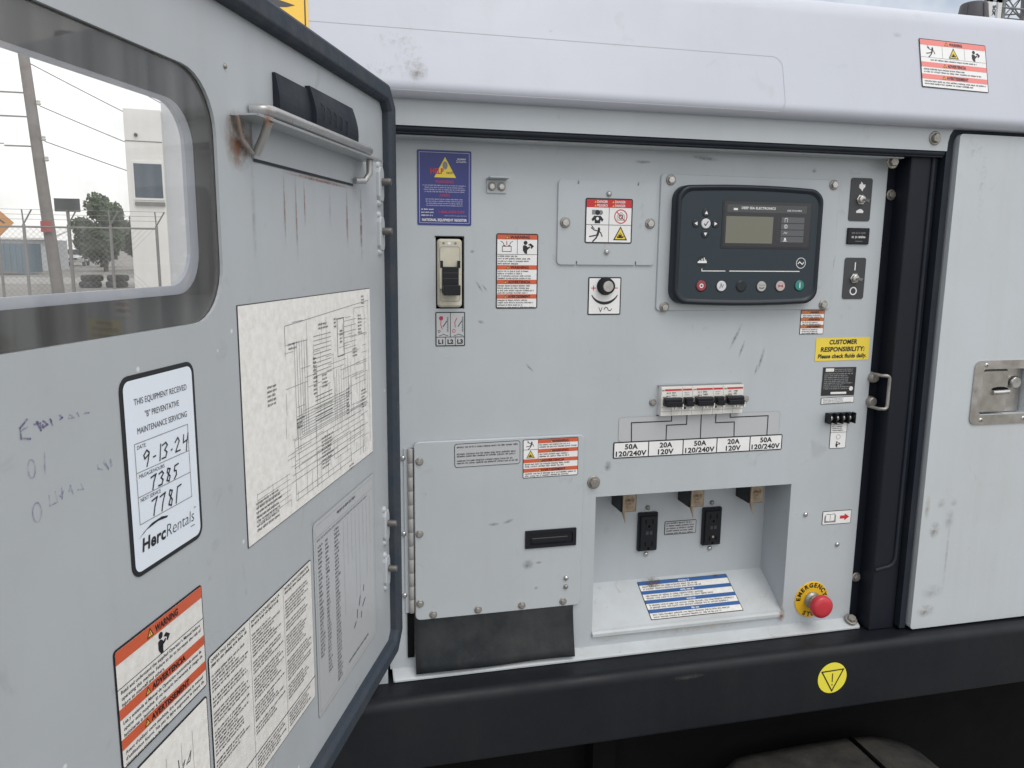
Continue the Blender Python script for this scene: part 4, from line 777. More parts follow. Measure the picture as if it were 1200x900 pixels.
b = MB(); DX0, DX1, DZ0, DZ1 = 0.983, 2.3, 0.8575, 1.6925
P = rr(DX0, DZ0, DX1, DZ1, 0.006); H_ = rr(1.076, 1.2370, 1.172, 1.3150, 0.004)
b.holed(P, [list(reversed(H_))], 0.010, 0.0485, 'paint_side'); SD = b.build('side_door', GEN, bevel=0.0035, label='closed pale grey side door right of the black pillar')
b = MB(); OUT = rr(1.0575, 1.2205, 1.191, 1.3300, 0.012); b.holed(OUT, [list(reversed(rr(1.0755, 1.2365, 1.1725, 1.3155, 0.004)))], 0.0487, 0.0508, 'steel')
b.prism(rr(1.074, 1.235, 1.174, 1.317, 0.003), 0.020, 0.030, 'steel')
LT = b.build('paddle_latch', GEN, bevel=0.0006, label='stainless recessed paddle latch on the closed side door')
b = MB(); b.prism(rr(1.0785, 1.2400, 1.134, 1.3130, 0.006), 0.034, 0.046, 'steel', 0.002); b.build('paddle', LT, bevel=0.0008)
b = MB(); b.tube([(1.102, -0.047, 1.2745), (1.118, -0.0478, 1.2750), (1.134, -0.047, 1.2755)], 0.0042, 'zinc', 12); b.prism(circ(1.117, 1.280, 0.017, 20, 0.004), 0.0455, 0.0464, 'black_frame'); b.build('finger_slot', LT)
b = MB(); b.prism(rr(1.138, 1.238, 1.170, 1.314, 0.003), 0.030, 0.036, 'steel', 0.001); b.lathe([(0.011, 0.036), (0.011, 0.043), (0.009, 0.045)], 'zinc', 18, c=(1.152, 0, 1.290)); b.build('lock_plate', LT)
for x, z in ((1.080, 1.3225), (1.080, 1.2285), (1.168, 1.3225), (1.168, 1.2285)):
    b = MB(); b.lathe([(0.0040, 0.0505), (0.0036, 0.0516), (0.0016, 0.0520)], 'zinc', 12); b.lathe([(0.0014, 0.0519), (0.001, 0.05215)], 'black_frame', 8); b.build('rivet', LT, (x, 0, z))
for x, z, w, h, m in ((1.012, 1.038, 0.024, 0.034, 'st_grime'), (1.020, 1.085, 0.020, 0.020, 'st_scuff'), (1.046, 1.085, 0.018, 0.016, 'st_scuff'), (1.040, 1.055, 0.022, 0.04, 'st_scuff'), (1.042, 0.995, 0.007, 0.16, 'st_scuff'), (1.010, 0.890, 0.040, 0.026, 'st_grime'), (1.02, 0.925, 0.05, 0.03, 'st_scuff'), (0.993, 1.08, 0.012, 0.05, 'st_dust'), (1.012, 1.670, 0.04, 0.03, 'st_speck'), (1.034, 1.62, 0.014, 0.13, 'st_speck')):
    mark(SD, x, z, w, h, m, 0.0491, name='stain')

# left closed door and post, mostly hidden behind the open door
b = MB(); b.prism(rr(-0.13, 0.8575, 0.058, 1.662, 0.006), 0.01, 0.05, 'paint_outer', 0.003); b.box(-0.13, -0.125, -0.01, 1.1, 0.8535, 1.70, 'paint_outer'); b.build('corner_post', GEN, label='grey corner post almost hidden behind the open door')
b = MB(); b.box(0.062, 0.080, -0.018, 0.02, 0.8535, 1.66, 'paint'); b.build('hinge_post', GEN)

# ---- canopy prints and marks
def warn_canopy():
    w, h, bw = 0.1225, 0.077, 0.0013; b = sheet(w, h, 0.002, bw); z = h / 2 - bw; t = 0.0008
    bar(b, w, z - 0.0085, z, 'WARNING', 'p_pink', bw, tw=0.024, tsize=0.55); z -= 0.0085
    for k in (-w / 6, w / 6): b.line([(k, z), (k, z - 0.0195)], 0.0005, t, 'p_grey')
    b.line([(-w / 2, z - 0.0195), (w / 2, z - 0.0195)], 0.0005, t, 'p_grey')
    pic(b, 'shock', -w / 3, z - 0.0098, 0.0088, t); pic(b, 'flash', 0, z - 0.0098, 0.0092, t); pic(b, 'reader', w / 3, z - 0.0098, 0.0092, t); z -= 0.0195
    b.print_lines(-0.043, 0.043, z - 0.0022, 0.0026, 1, t, 'p_dark', 101, (0.95, 1)); z -= 0.0075
    for i, wd in enumerate(('ADVERTENCIA', 'AVERTISSEMENT')):
        bar(b, w, z - 0.0078, z, wd, 'p_pink', bw, tw=0.034 + 0.006 * i, tsize=0.6); z -= 0.0078; b.print_lines(-w / 2 + 0.005, w / 2 - 0.004, z - 0.0018, 0.0028, 2, t, 'p_dark', 102 + i, (0.6, 1), gap=1.45); z -= 0.0112
    return b
warn_canopy().build('warning_label', CAN, can_loc(0.958, 0.0895, 0.0004), (TILT[0], R(1.2), 0), label='pink and white warning label at the canopy top right')
b = MB(); w, h = 0.112, 0.14; b.prism(rr(-w / 2, -h / 2, w / 2, h / 2, 0.003), 0, 0.0004, 'p_amber'); t = 0.0007; b.line([(w / 2 - 0.004, -h / 2), (w / 2 - 0.004, h / 2)], 0.0016, t, 'p_black')
b.poly([(x - 0.088, z - 0.009) for x, z in [(0.065, 0.030), (0.085, 0.0225), (0.105, 0.0205), (0.118, 0.0215), (0.128, 0.0245), (0.118, 0.0275), (0.095, 0.034), (0.065, 0.045)]], t, 'p_dark'); b.poly([(x - 0.090, z - 0.003) for x, z in [(0.096, -0.004), (0.114, -0.001), (0.121, 0.005), (0.118, 0.0095), (0.108, 0.0100), (0.094, 0.006)]], t, 'p_dark')
b.build('hazard_label', CAN, can_loc(-0.063, 0.085, 0.0004), TILT, label='large yellow hazard label above the open door')
b = MB(); P = rr(-0.115, 0.0, 0.660, 0.0825, 0.016); q = rr(-0.1144, 0.0006, 0.6594, 0.0819, 0.0155); b.ring(P, q, 0.0, 'p_softgrey'); b.build('film_edge', CAN, can_loc(0, 0, 0.0002), TILT)
for x, u, w, h, m in ((0.118, 0.040, 0.045, 0.07, 'st_speck'), (0.10, 0.066, 0.06, 0.02, 'st_speck'), (0.128, 0.026, 0.03, 0.03, 'st_grime'), (0.082, 0.026, 0.05, 0.022, 'st_speck'), (0.31, 0.094, 0.006, 0.004, 'st_scuff'), (0.86, 0.132, 0.02, 0.01, 'st_scuff')):
    b = MB(); b.rect(-w / 2, -h / 2, w / 2, h / 2, 0, m); b.build('stain', CAN, can_loc(x, u, 0.0007), TILT)
b = MB(); b.lathe([(0.030, -0.10), (0.0290, -0.01), (0.0235, 0.026), (0.0215, 0.0285), (0.012, 0.030)], 'cap_grey', 22, 'z')
for k in range(3):
    a = R(200 + 70 * k); b.tube([(0.0300 * math.cos(a), 0.0300 * math.sin(a), -0.012), (0.0240 * math.cos(a), 0.0240 * math.sin(a), 0.024)], 0.002, 'cap_grey', 6)
b.build('roof_cap', GEN, (1.211, 0.20, 1.9440), label='black tapered cap standing on the canopy roof')

# label on the base rail
b = MB(); b.lathe([(0.0275, 0), (0.0275, 0.0005), (0.0273, 0.0006)], 'p_lemon', 40); t = 0.0009
b.line([(-0.0205, 0.0135), (0.0205, 0.0135), (0.0, -0.0235), (-0.0205, 0.0135)], 0.0022, t, 'p_black'); b.rect(-0.0009, -0.0075, 0.0008, 0.0085, t, 'p_black'); b.poly(circ(0, -0.0125, 0.0013, 10), t, 'p_black')
b.build('caution_label', RAIL, (0.8165, -0.0705, 0.7995), (0, R(-1.5), 0), label='round yellow caution sticker with inverted triangle on the base rail')
for x, z, w, h in ((0.55, 0.835, 0.06, 0.010),): mark(RAIL, x, z, w, h, 'st_scuff', 0.0712, name='stain')

# ================================================================== OPEN DOOR (child frame: x = -distance from hinge, viewer side -y)
W_D = 0.86
win_o = rr(-0.815, 1.4475, -0.4590, 1.6255, 0.042, 8); win_m = rr(-0.792, 1.4690, -0.4835, 1.6010, 0.030, 8); win_i = rr(-0.784, 1.4750, -0.4905, 1.5990, 0.027, 8)
b = MB(); b.holed([(-W_D, 0.966), (-0.024, 0.966), (-0.024, 1.698), (-W_D, 1.698)], [list(reversed(win_o))], -0.0025, 0.0, 'paint_door')
b.box(-W_D, -W_D + 0.002, 0.002, 0.022, 0.964, 1.70, 'paint_door'); b.box(-0.026, -0.024, 0.003, 0.022, 0.966, 1.698, 'paint_door'); b.box(-W_D, -0.024, 0.003, 0.022, 0.966, 0.968, 'paint_door'); b.box(-W_D, -0.024, 0.003, 0.022, 1.696, 1.698, 'paint_door')
b.holed([(-W_D, 0.966), (-0.024, 0.966), (-0.024, 1.698), (-W_D, 1.698)], [list(reversed(win_i))], -0.0100, -0.0070, 'paint_outer')
DOOR = b.build('open_door', GEN, (0.09711, -0.06, 0), (0, 0, math.pi / 2 - A_DOOR), label='open grey control panel door with a window and many labels')
b = MB(); b.holed(win_o, [list(reversed(win_m))], -0.0068, -0.0045, 'rubber_clean'); b.build('window_gasket', DOOR)
b = MB(); n = len(win_m); V = [(x, 0.0050, z) for x, z in win_m] + [(x, 0.0068, z) for x, z in win_i]; b.add(V, [(i, (i + 1) % n, n + (i + 1) % n, n + i) for i in range(n)], 'paint_outer', True); b.build('window_rim', DOOR)
b = MB(); b.poly([(x * 1.0, z) for x, z in rr(-0.8155, 1.4470, -0.4585, 1.6260, 0.042, 8)], -0.003, 'dusty_glass'); b.build('window_pane', DOOR, label='dusty rounded window pane in the open door')
# perimeter seal
def ring_seal():
    b = MB(); prof = [(0.0, 0.0), (0.0, 0.008), (0.004, 0.012), (0.018, 0.012), (0.022, 0.009), (0.022, 0.0)]      # (outward offset, protrusion)
    x0, x1, z0, z1 = -(W_D - 0.03), -0.052, 0.976, 1.680; ch = 0.010; V = []; n = len(prof)
    C = [(x1 - ch, z0, 0.35, -1), (x1, z0 + ch, 1, -0.35), (x1, z1 - ch, 1, 0.35), (x1 - ch, z1, 0.35, 1), (x0, z1, -1, 1), (x0, z0, -1, -1)]
    for cx, cz, sx, sz in C:
        for o, d in prof: V.append((cx + o * sx, -d, cz + o * sz))
    k = len(C); b.add(V, [(i * n + j, ((i + 1) % k) * n + j, ((i + 1) % k) * n + j + 1, i * n + j + 1) for i in range(k) for j in range(n - 1)], 'rubber')
    return b
ring_seal().build('door_seal', DOOR, bevel=0.0012, label='black rubber seal round the open door edge')
# document ledge with rod and black rubber flap
LG = MB(); LG.box(-0.437, -0.128, -0.022, 0.0, 1.6020, 1.6034, 'paint_door'); LG.box(-0.437, -0.126, -0.0235, -0.0218, 1.6012, 1.6034, 'rod_grey')
LG = LG.build('ledge', DOOR, label='weathered metal ledge with rounded rod on the open door')
b = MB(); b.tube([(-0.405, -0.002, 1.6115), (-0.405, -0.010, 1.6115), (-0.402, -0.014, 1.6115), (-0.396, -0.0155, 1.6115), (-0.150, -0.0155, 1.6110), (-0.144, -0.013, 1.6110), (-0.141, -0.006, 1.6110), (-0.141, 0.0, 1.6110)], 0.0044, 'rod_grey', 12); b.build('rod', LG)
b = MB(); b.prism([(-0.404, 1.574), (-0.165, 1.574), (-0.165, 1.602), (-0.404, 1.602)], 0, 0.0015, 'paint_door'); b.rect(-0.402, 1.5715, -0.165, 1.5738, 0.0008, 'p_black'); b.build('back_plate', LG)
b = MB(); b.tube([(-0.408, -0.018, 1.602), (-0.406, -0.012, 1.590), (-0.404, -0.004, 1.577)], 0.0036, 'rod_grey', 10); b.build('leg', LG)
b = MB(); b.tube([(-0.437, -0.006, 1.602), (-0.432, -0.006, 1.586), (-0.410, -0.004, 1.577)], 0.0018, 'rusty_zinc', 8); b.build('brace', LG)
b = MB(); b.tube([(-0.152, -0.016, 1.602), (-0.153, -0.016, 1.586), (-0.158, -0.012, 1.578), (-0.170, -0.005, 1.577)], 0.0036, 'rod_grey', 10); b.build('leg', LG)
mark(LG, -0.437, 1.600, 0.02, 0.02, 'st_rust', 0.031, name='rust_stain'); mark(LG, -0.425, 1.585, 0.05, 0.05, 'st_rust', 0.0012, name='rust_stain')
def foam():
    b = MB(); n = 9
    for x0, x1, dd, zt, zb in ((-0.360, -0.288, 0.005, 1.6500, 1.606), (-0.290, -0.172, 0.0085, 1.6530, 1.606)):
        V = []
        for k, x in enumerate((x0, x1)):
            for i in range(n):
                u = i / (n - 1); V.append((x, -(dd * (0.55 + 0.75 * math.sin(u * 2.6))), zt + (zb - zt) * u))
            V.append((x, 0, zb)); V.append((x, 0, zt))
        m = n + 2; b.add(V, [(i, (i + 1) % m, m + (i + 1) % m, m + i) for i in range(m)], 'rubber_clean', False); b.add(V[:m], [tuple(range(m))], 'rubber_clean'); b.add(V[m:], [tuple(range(m))], 'rubber_clean')
    for i in range(5): b.tube([(-0.272 + i * 0.016, -0.0128 + 0.0022 * (k - 3) ** 2 * 0.35, 1.644 - k * 0.0045 - i * 0.001) for k in range(6)], 0.0006, 'rubber', 5)
    return b
foam().build('rubber_pad', DOOR, label='curved black rubber pad above the metal ledge')
# door-side hinge plates and studs
HP = MB(); HP.prism([(-0.005, -0.021), (0.006, -0.021), (0.0095, -0.014), (0.0095, 0.014), (0.006, 0.021), (-0.005, 0.021), (-0.0085, 0.014), (-0.0085, -0.014)], 0, 0.0045, 'paint_door', 0.0015); HP = HP.mesh('hinge_plate')
SMS = MB(); SMS.lathe([(0.0045, 0.004), (0.0045, 0.0145), (0.0038, 0.0158)], 'stud_grey', 14); SMS = SMS.mesh('stud')
WELD = MB(); WELD.lathe([(0.005, 0), (0.0045, 0.002), (0.002, 0.0035)], 'paint_door', 10); WELD = WELD.mesh('weld_bead')
for z in (1.5815, 1.522, 1.1430, 1.0800): put('hinge_plate', HP, DOOR, (-0.0705, 0, z)); put('stud', SMS, DOOR, (-0.0690, 0, z + 0.003)); put('weld_bead', WELD, DOOR, (-0.073, 0, z + 0.0225)); put('weld_bead', WELD, DOOR, (-0.073, 0, z - 0.0225))
put('rivet', SCREW_D, DOOR, (-0.4415, 0, 1.6365), scale=(0.5, 0.5, 0.5))
# rust drips below the ledge
for x, z, w, h, m in ((-0.345, 1.537, 0.0036, 0.07, 'st_red'), (-0.320, 1.530, 0.0036, 0.085, 'st_red'), (-0.300, 1.545, 0.0036, 0.05, 'st_red'), (-0.235, 1.545, 0.005, 0.05, 'st_scuff'), (-0.185, 1.535, 0.006, 0.07, 'st_red'), (-0.139, 1.53, 0.008, 0.09, 'st_rust'), (-0.405, 1.53, 0.008, 0.10, 'st_scuff'), (-0.255, 1.569, 0.2, 0.004, 'st_red'), (-0.435, 1.585, 0.03, 0.05, 'st_dust')):
    mark(DOOR, x, z, w, h, m, 0.0005, name='rust_streak')

# ---- door labels
# service label
w, h = 0.084, 0.131; b = sheet(w, h, 0.009, 0.0032, 'p_bluewhite'); t = 0.0008
for i, s_ in enumerate(('THIS EQUIPMENT RECEIVED', '"B" PREVENTATIVE', 'MAINTENANCE SERVICING')): b.text(s_, 0.001, 0.0462 - i * 0.0095, 0.0042, t, 'p_dark', 'c', 0.0, width=(0.060, 0.039, 0.057)[i])
fx0, fx1, fz = -0.0315, 0.0295, (0.0215, 0.0025, -0.0135, -0.0315)
for z in fz: b.line([(fx0, z), (fx1, z)], 0.0005, t, 'p_grey')
for x in (fx0, fx1): b.line([(x, fz[0]), (x, fz[3])], 0.0005, t + 5e-5, 'p_grey')
for z, s_, ww in ((0.0175, 'DATE', 0.009), (-0.0015, 'MILEAGE/HOURS', 0.028), (-0.0172, 'NEXT SERVICE', 0.022)): b.text(s_, fx0 + 0.0025, z, 0.0026, t, 'p_dark', 'l', 0.0, width=ww)
G = {'9': [[(0.85, 0.8), (0.5, 1), (0.1, 0.75), (0.25, 0.5), (0.8, 0.7), (0.85, 0.8), (0.7, 0.3), (0.55, 0)]], '1': [[(0.55, 1), (0.45, 0)]], '3': [[(0.1, 0.9), (0.6, 1), (0.85, 0.8), (0.45, 0.55), (0.8, 0.35), (0.6, 0.05), (0.05, 0.05)]], '2': [[(0.1, 0.75), (0.5, 1), (0.75, 0.75), (0.2, 0.1), (0.9, 0.1)]],
     '4': [[(0.2, 1), (0.15, 0.5), (0.8, 0.6)], [(0.9, 1), (0.75, 0.5), (0.65, -0.1)]], '7': [[(0.05, 0.9), (0.85, 1), (0.5, 0.5), (0.35, 0)]], '8': [[(0.75, 0.9), (0.35, 1), (0.25, 0.75), (0.75, 0.35), (0.6, 0.02), (0.2, 0.15), (0.45, 0.5), (0.75, 0.9)]], '5': [[(0.95, 1), (0.35, 0.95), (0.25, 0.6), (0.6, 0.55), (0.65, 0.25), (0.3, 0)]], '-': [[(0.2, 0.4), (0.5, 0.42)]], '.': [[(0.2, 0.35), (0.32, 0.38)]], 'T': [[(0.95, 1), (0.35, 0.95), (0.25, 0.5), (0.15, 0)]]}
def hand(b, s_, x, z, cw_, ch_, wd, d, m, slope=0.0):
    for ch in s_:
        for P in G[ch]: b.line([(x + a * cw_ * 0.8 + c * ch_ * 0.12, z + c * ch_ + slope * x) for a, c in P], wd, d, m)
        x += cw_ * (0.55 if ch in '-.1' else 1.0)
hand(b, '9-13.24', -0.0245, 0.0045, 0.0098, 0.0105, 0.0010, t + 1e-4, 'p_black'); hand(b, '7385', -0.018, -0.0125, 0.0085, 0.0092, 0.0011, t + 1e-4, 'p_black'); hand(b, '778T', -0.019, -0.0300, 0.0092, 0.0112, 0.0011, t + 1e-4, 'p_black')
b.text('Herc', -0.031, -0.0500, 0.0088, t, 'p_black', 'l', 0.03, shear=0.15, width=0.026); b.text('Rentals', -0.0035, -0.0500, 0.0090, t, 'p_dark', 'l', -0.012, shear=0.15, width=0.034); b.text('TM', 0.0325, -0.0415, 0.0015, t, 'p_dark', 'c', 0)
b.poly([(-0.034, -0.0405), (-0.025, -0.0370), (-0.012, -0.0355), (-0.002, -0.0365), (-0.0005, -0.0355), (-0.008, -0.0338), (-0.019, -0.0345), (-0.028, -0.0375)], t, 'p_black'); b.rect(0.026, -0.0535, 0.031, -0.0527, t, 'p_grey')
b.build('service_label', DOOR, (-0.551, -0.0002, 1.3566), label='tall white service label with black border and handwritten dates')
# wiring diagram
w, h = 0.3275, 0.2025; b = sheet(w, h, 0.0005, 0.0008, 'p_stained', 'p_dark'); t = 0.0008; r_ = random.Random(11)
def ln(P, wd=0.0006, m='p_grey'): b.line(P, wd, t + r_.random() * 1e-4, m)
K = lambda u, v: (-w / 2 + u * w, -h / 2 + v * h)
ln([K(0.26, 0.88), K(0.97, 0.93)]); ln([K(0.97, 0.93), K(0.97, 0.08)]); ln([K(0.26, 0.88), K(0.26, 0.80)])
for i in range(6): u = 0.32 + i * 0.017; ln([K(u, 0.80), K(u, 0.35)])
for i in range(9): v = 0.46 - i * 0.014; ln([K(0.32 + r_.random() * 0.06, v), K(0.72 + r_.random() * 0.06, v + 0.0)], 0.00055)
for i in range(7): v = 0.33 - i * 0.03; ln([K(0.34 - i * 0.012, v), K(0.90, v)], 0.00055)
for i in range(8): u = 0.62 + i * 0.022; ln([K(u, 0.58 + 0.04 * r_.random()), K(u, 0.30)], 0.0005)
for i in range(10): v = 0.80 - i * 0.022; ln([K(0.46, v), K(0.60, v)], 0.0007)
for i in range(7): v = 0.62 - i * 0.02; ln([K(0.46, v - 0.12), K(0.60, v - 0.12)], 0.0007, 'p_dark')
ln([K(0.66, 0.86), K(0.72, 0.86), K(0.72, 0.66), K(0.66, 0.66), K(0.66, 0.86)], 0.001, 'p_dark')
for i in range(6): v = 0.84 - i * 0.03; ln([K(0.72, v), K(0.84, v)], 0.0005)
for (u0, v0, u1, v1) in ((0.30, 0.08, 0.9, 0.34), (0.30, 0.30, 0.55, 0.05), (0.78, 0.52, 0.95, 0.36), (0.46, 0.05, 0.76, 0.22), (0.82, 0.9, 0.93, 0.5)): ln([K(u0, v0), K(u1, v0), K(u1, v1), K(u0, v1), K(u0, v0)], 0.0005)
for (u, v, n_, wd) in ((0.14, 0.64, 5, 0.06), (0.45, 0.70, 10, 0.035), (0.28, 0.80, 2, 0.06), (0.50, 0.86, 2, 0.08), (0.63, 0.87, 3, 0.03), (0.86, 0.86, 6, 0.05), (0.90, 0.965, 3, 0.035), (0.50, 0.28, 9, 0.10), (0.05, 0.17, 7, 0.17), (0.88, 0.42, 6, 0.06), (0.73, 0.47, 8, 0.03), (0.74, 0.03, 2, 0.05), (0.32, 0.44, 3, 0.06), (0.80, 0.68, 3, 0.06), (0.68, 0.80, 4, 0.03), (0.52, 0.60, 4, 0.06)):
    x, z = K(u, v); b.print_lines(x, x + wd * w, z, 0.0023, n_, t + 1.5e-4, 'p_dark', int(u * 100 + v * 1000), (0.6, 1), gap=1.7)
for i in range(120):
    u, v = r_.uniform(0.24, 0.93), r_.uniform(0.06, 0.9)
    ln([K(u, v), K(min(0.95, u + r_.uniform(0.03, 0.2)), v)] if r_.random() < 0.5 else [K(u, v), K(u, max(0.04, v - r_.uniform(0.05, 0.25)))], 0.00045)
for i in range(6): ln([K(0.06, 0.20 - i * 0.025), K(0.26, 0.20 - i * 0.025)], 0.0004)
for i in range(3): ln([K(0.06 + 0.09 * i, 0.205), K(0.06 + 0.09 * i, 0.06)], 0.0004)
b.build('wiring_diagram', DOOR, (-0.2778, -0.0002, 1.3556), label='large stained white wiring diagram sheet on the open door')
# orange operator manual warning
w, h, bw = 0.102, 0.081, 0.0012; b = sheet(w, h, 0.003, bw, 'p_dirty'); z = h / 2 - bw; t = 0.0008
bar(b, w, z - 0.0088, z, 'WARNING', 'p_orange', bw, tw=0.027, tsize=0.55); z -= 0.0088; pic(b, 'reader', 0.0, z - 0.0085, 0.0082, t); z -= 0.0165; b.line([(-w / 2 + bw, z), (w / 2 - bw, z)], 0.0005, t, 'p_black')
TX = (('Read and understand the supplied Operator\'s Manual before', 'operating this machine. Failure to do so increases the risk of', 'injury to yourself and others.'), ('Lea y entienda el Manual de Operacion suministrado antes de', 'operar esta maquina. El no hacerlo incrementa el riesgo de', 'lesionarse o lesionar a otros.'), ('Avant d\'utiliser cette machine, lire attentivement le manuel', 'd\'utilisation fourni. Ne pas le faire augmente le risque de', 'blessures pour soi-meme ou les autres.'))
for i, T3 in enumerate(TX):
    if i: bar(b, w, z - 0.0072, z, ('', 'ADVERTENCIA', 'AVERTISSEMENT')[i], 'p_orange', bw, tw=0.034 + 0.006 * i, tsize=0.6); z -= 0.0072
    for k, s_ in enumerate(T3): b.text(s_, -w / 2 + 0.004, z - 0.0043 - k * 0.0042, 0.0025, t, 'p_black', 'l', 0.012, width=(0.092, 0.093, 0.046)[k])
    z -= 0.0134
b.build('warning_label', DOOR, (-0.5662, -0.0002, 1.2150), label='orange and white operator manual warning label below the service label')
# sheet below it
w, h = 0.0875, 0.10; b = sheet(w, h, 0.003, 0.0012, 'p_stained'); t = 0.0008
for q in (-0.012, 0.0065, 0.021): b.line([(q, 0.035), (q, -0.045)], 0.0004, t, 'p_softgrey')
b.line([(0.006, 0.012), (0.010, 0.019), (0.007, 0.017)], 0.0008, t, 'p_dark'); b.line([(0.012, 0.014), (0.018, 0.021), (0.016, 0.014), (0.012, 0.015)], 0.0008, t, 'p_dark'); b.line([(0.002, 0.024), (0.004, 0.002)], 0.0009, t, 'p_dark'); b.line([(0.010, 0.002), (0.018, 0.006)], 0.0008, t, 'p_dark'); b.print_lines(-0.035, 0.035, -0.02, 0.0025, 6, t, 'p_grey', 131, (0.5, 1))
b.build('record_label', DOOR, (-0.5605, -0.0002, 1.1170), label='pale stained record sheet under the orange warning label, cut by the photo edge')
# operating instructions
w, h = 0.1975, 0.150; b = sheet(w, h, 0.003, 0.0009, 'p_dirty'); t = 0.0008; cw = w / 3
for q in (-cw / 2, cw / 2): b.line([(q, h / 2), (q, -h / 2)], 0.0004, t, 'p_grey')
b.line([(-w / 2, -0.052), (w / 2, -0.052)], 0.0009, t + 5e-5, 'p_black')
for i, hd in enumerate((('OPERATING INSTRUCTIONS', 'FOR DIESEL GENERATORS'), ('INSTRUCCIONES PARA LA', 'OPERACION DE GENERADORES'), ('INSTRUCTIONS D\'OPERATION', 'POUR GENERATRICES'))):
    x0 = -w / 2 + cw * i + 0.003; x1 = x0 + cw - 0.007; z = h / 2 - 0.006
    b.text(hd[0], x0, z, 0.0028, t, 'p_black', 'l', 0.01, width=(x1 - x0) * 0.93); b.print_lines(x0, x1, z - 0.0012, 0.0028, 1, t, 'p_black', 220 + i, (0.85, 1))
    z -= 0.010
    for bl in range(5):
        n_ = r_.randint(3, 7); b.print_lines(x0, x1, z, 0.0021, n_, t, 'p_dark', 140 + i * 9 + bl, (0.55, 1), gap=1.5); z -= n_ * 0.00315 + 0.0032
        if z < -0.036: break
    b.print_lines(x0, x1, -0.0545, 0.0021, 5, t, 'p_dark', 180 + i, (0.7, 1), gap=1.5)
b.build('instruction_sheet', DOOR, (-0.4134, -0.0002, 1.1195), label='three-column operating instruction sheet low on the open door')
# transparent list sheet
w, h = 0.194, 0.215; b = MB(); b.poly(rr(-w / 2, -h / 2, w / 2, h / 2, 0.005), 0.0003, 'p_film'); t = 0.0006; b.frame(-w / 2, -h / 2, w / 2, h / 2, 0.005, 0.0006, t, 'p_softgrey'); b.frame(-w / 2 + 0.005, -h / 2 + 0.005, w / 2 - 0.005, h / 2 - 0.005, 0.003, 0.0003, t, 'p_softgrey')
b.print_lines(-0.03, 0.03, h / 2 - 0.0075, 0.0038, 1, t, 'p_dark', 210, (0.95, 1)); b.line([(-w / 2 + 0.006, h / 2 - 0.018), (w / 2 - 0.006, h / 2 - 0.018)], 0.0004, t, 'p_softgrey')
b.print_lines(-0.088, 0.085, h / 2 - 0.020, 0.0028, 1, t, 'p_grey', 201, (0.9, 1))
for x, z, n_, ww in ((-0.086, 0.080, 28, 0.013), (-0.066, 0.080, 34, 0.011), (-0.040, 0.082, 40, 0.016)): b.print_lines(x, x + ww, z, 0.0029, n_, t, 'p_dark', int(x * -1000), (0.55, 1), gap=1.55)
for i in range(8): x = -0.012 + i * 0.013; b.line([(x, 0.082), (x, 0.082 - 0.05 - 0.08 * r_.random())], 0.0004, t, 'p_softgrey')
for x, z, l, a in ((0.034, -0.040, 0.02, 1.2), (0.046, -0.046, 0.022, 0.5), (0.026, -0.052, 0.018, 1.4), (0.04, -0.058, 0.012, 1.2), (0.016, -0.060, 0.014, 0.6), (0.05, -0.028, 0.012, 1.3)): b.line([(x, z), (x + l * 0.5 * math.cos(a), z + l * 0.5 * math.sin(a))], 0.0017, t, 'p_black')
b.print_lines(-0.005, 0.065, -0.0905, 0.0034, 1, t, 'p_dark', 211, (0.95, 1))
b.build('identification_list', DOOR, (-0.2103, -0.0002, 1.1205), label='faint clear list sheet near the hinge side of the open door')
# faded handwriting
b = MB(); r_ = random.Random(5)
def scrawl(x, z, n_, cw_, ch_, m, wd):
    for i in range(n_):
        P = [(x + cw_ * r_.uniform(0.0, 0.2), z + ch_ * r_.uniform(0.4, 0.9))]
        for k in range(r_.randint(2, 4)): P.append((x + cw_ * r_.uniform(0, 0.9), z + ch_ * r_.uniform(0, 1)))
        b.line(P, wd, 0.0003 + r_.random() * 5e-5, m); x += cw_
b.line([(-0.668, 1.4125), (-0.673, 1.409), (-0.673, 1.4035), (-0.667, 1.402)], 0.0011, 0.0004, 'p_ink'); b.line([(-0.673, 1.4075), (-0.668, 1.4085)], 0.0009, 0.0004, 'p_inkfaint'); scrawl(-0.664, 1.4045, 4, 0.0062, 0.0055, 'p_ink', 0.0010); scrawl(-0.638, 1.405, 3, 0.006, 0.004, 'p_inkfaint', 0.0009)
b.ring(circ(-0.668, 1.386, 0.0030, 12, 0.0055), circ(-0.668, 1.386, 0.0021, 12, 0.0046), 0.0004, 'p_inkfaint'); b.line([(-0.658, 1.392), (-0.659, 1.381)], 0.0008, 0.0004, 'p_inkfaint')
b.ring(circ(-0.667, 1.362, 0.0036, 12, 0.0058), circ(-0.667, 1.362, 0.0027, 12, 0.0049), 0.0004, 'p_inkfaint'); scrawl(-0.658, 1.361, 4, 0.0075, 0.0085, 'p_inkfaint', 0.0009); scrawl(-0.618, 1.366, 3, 0.006, 0.010, 'p_inkfaint', 0.0010)
b.build('handwriting', DOOR, label='faded purple marker handwriting on the open door')
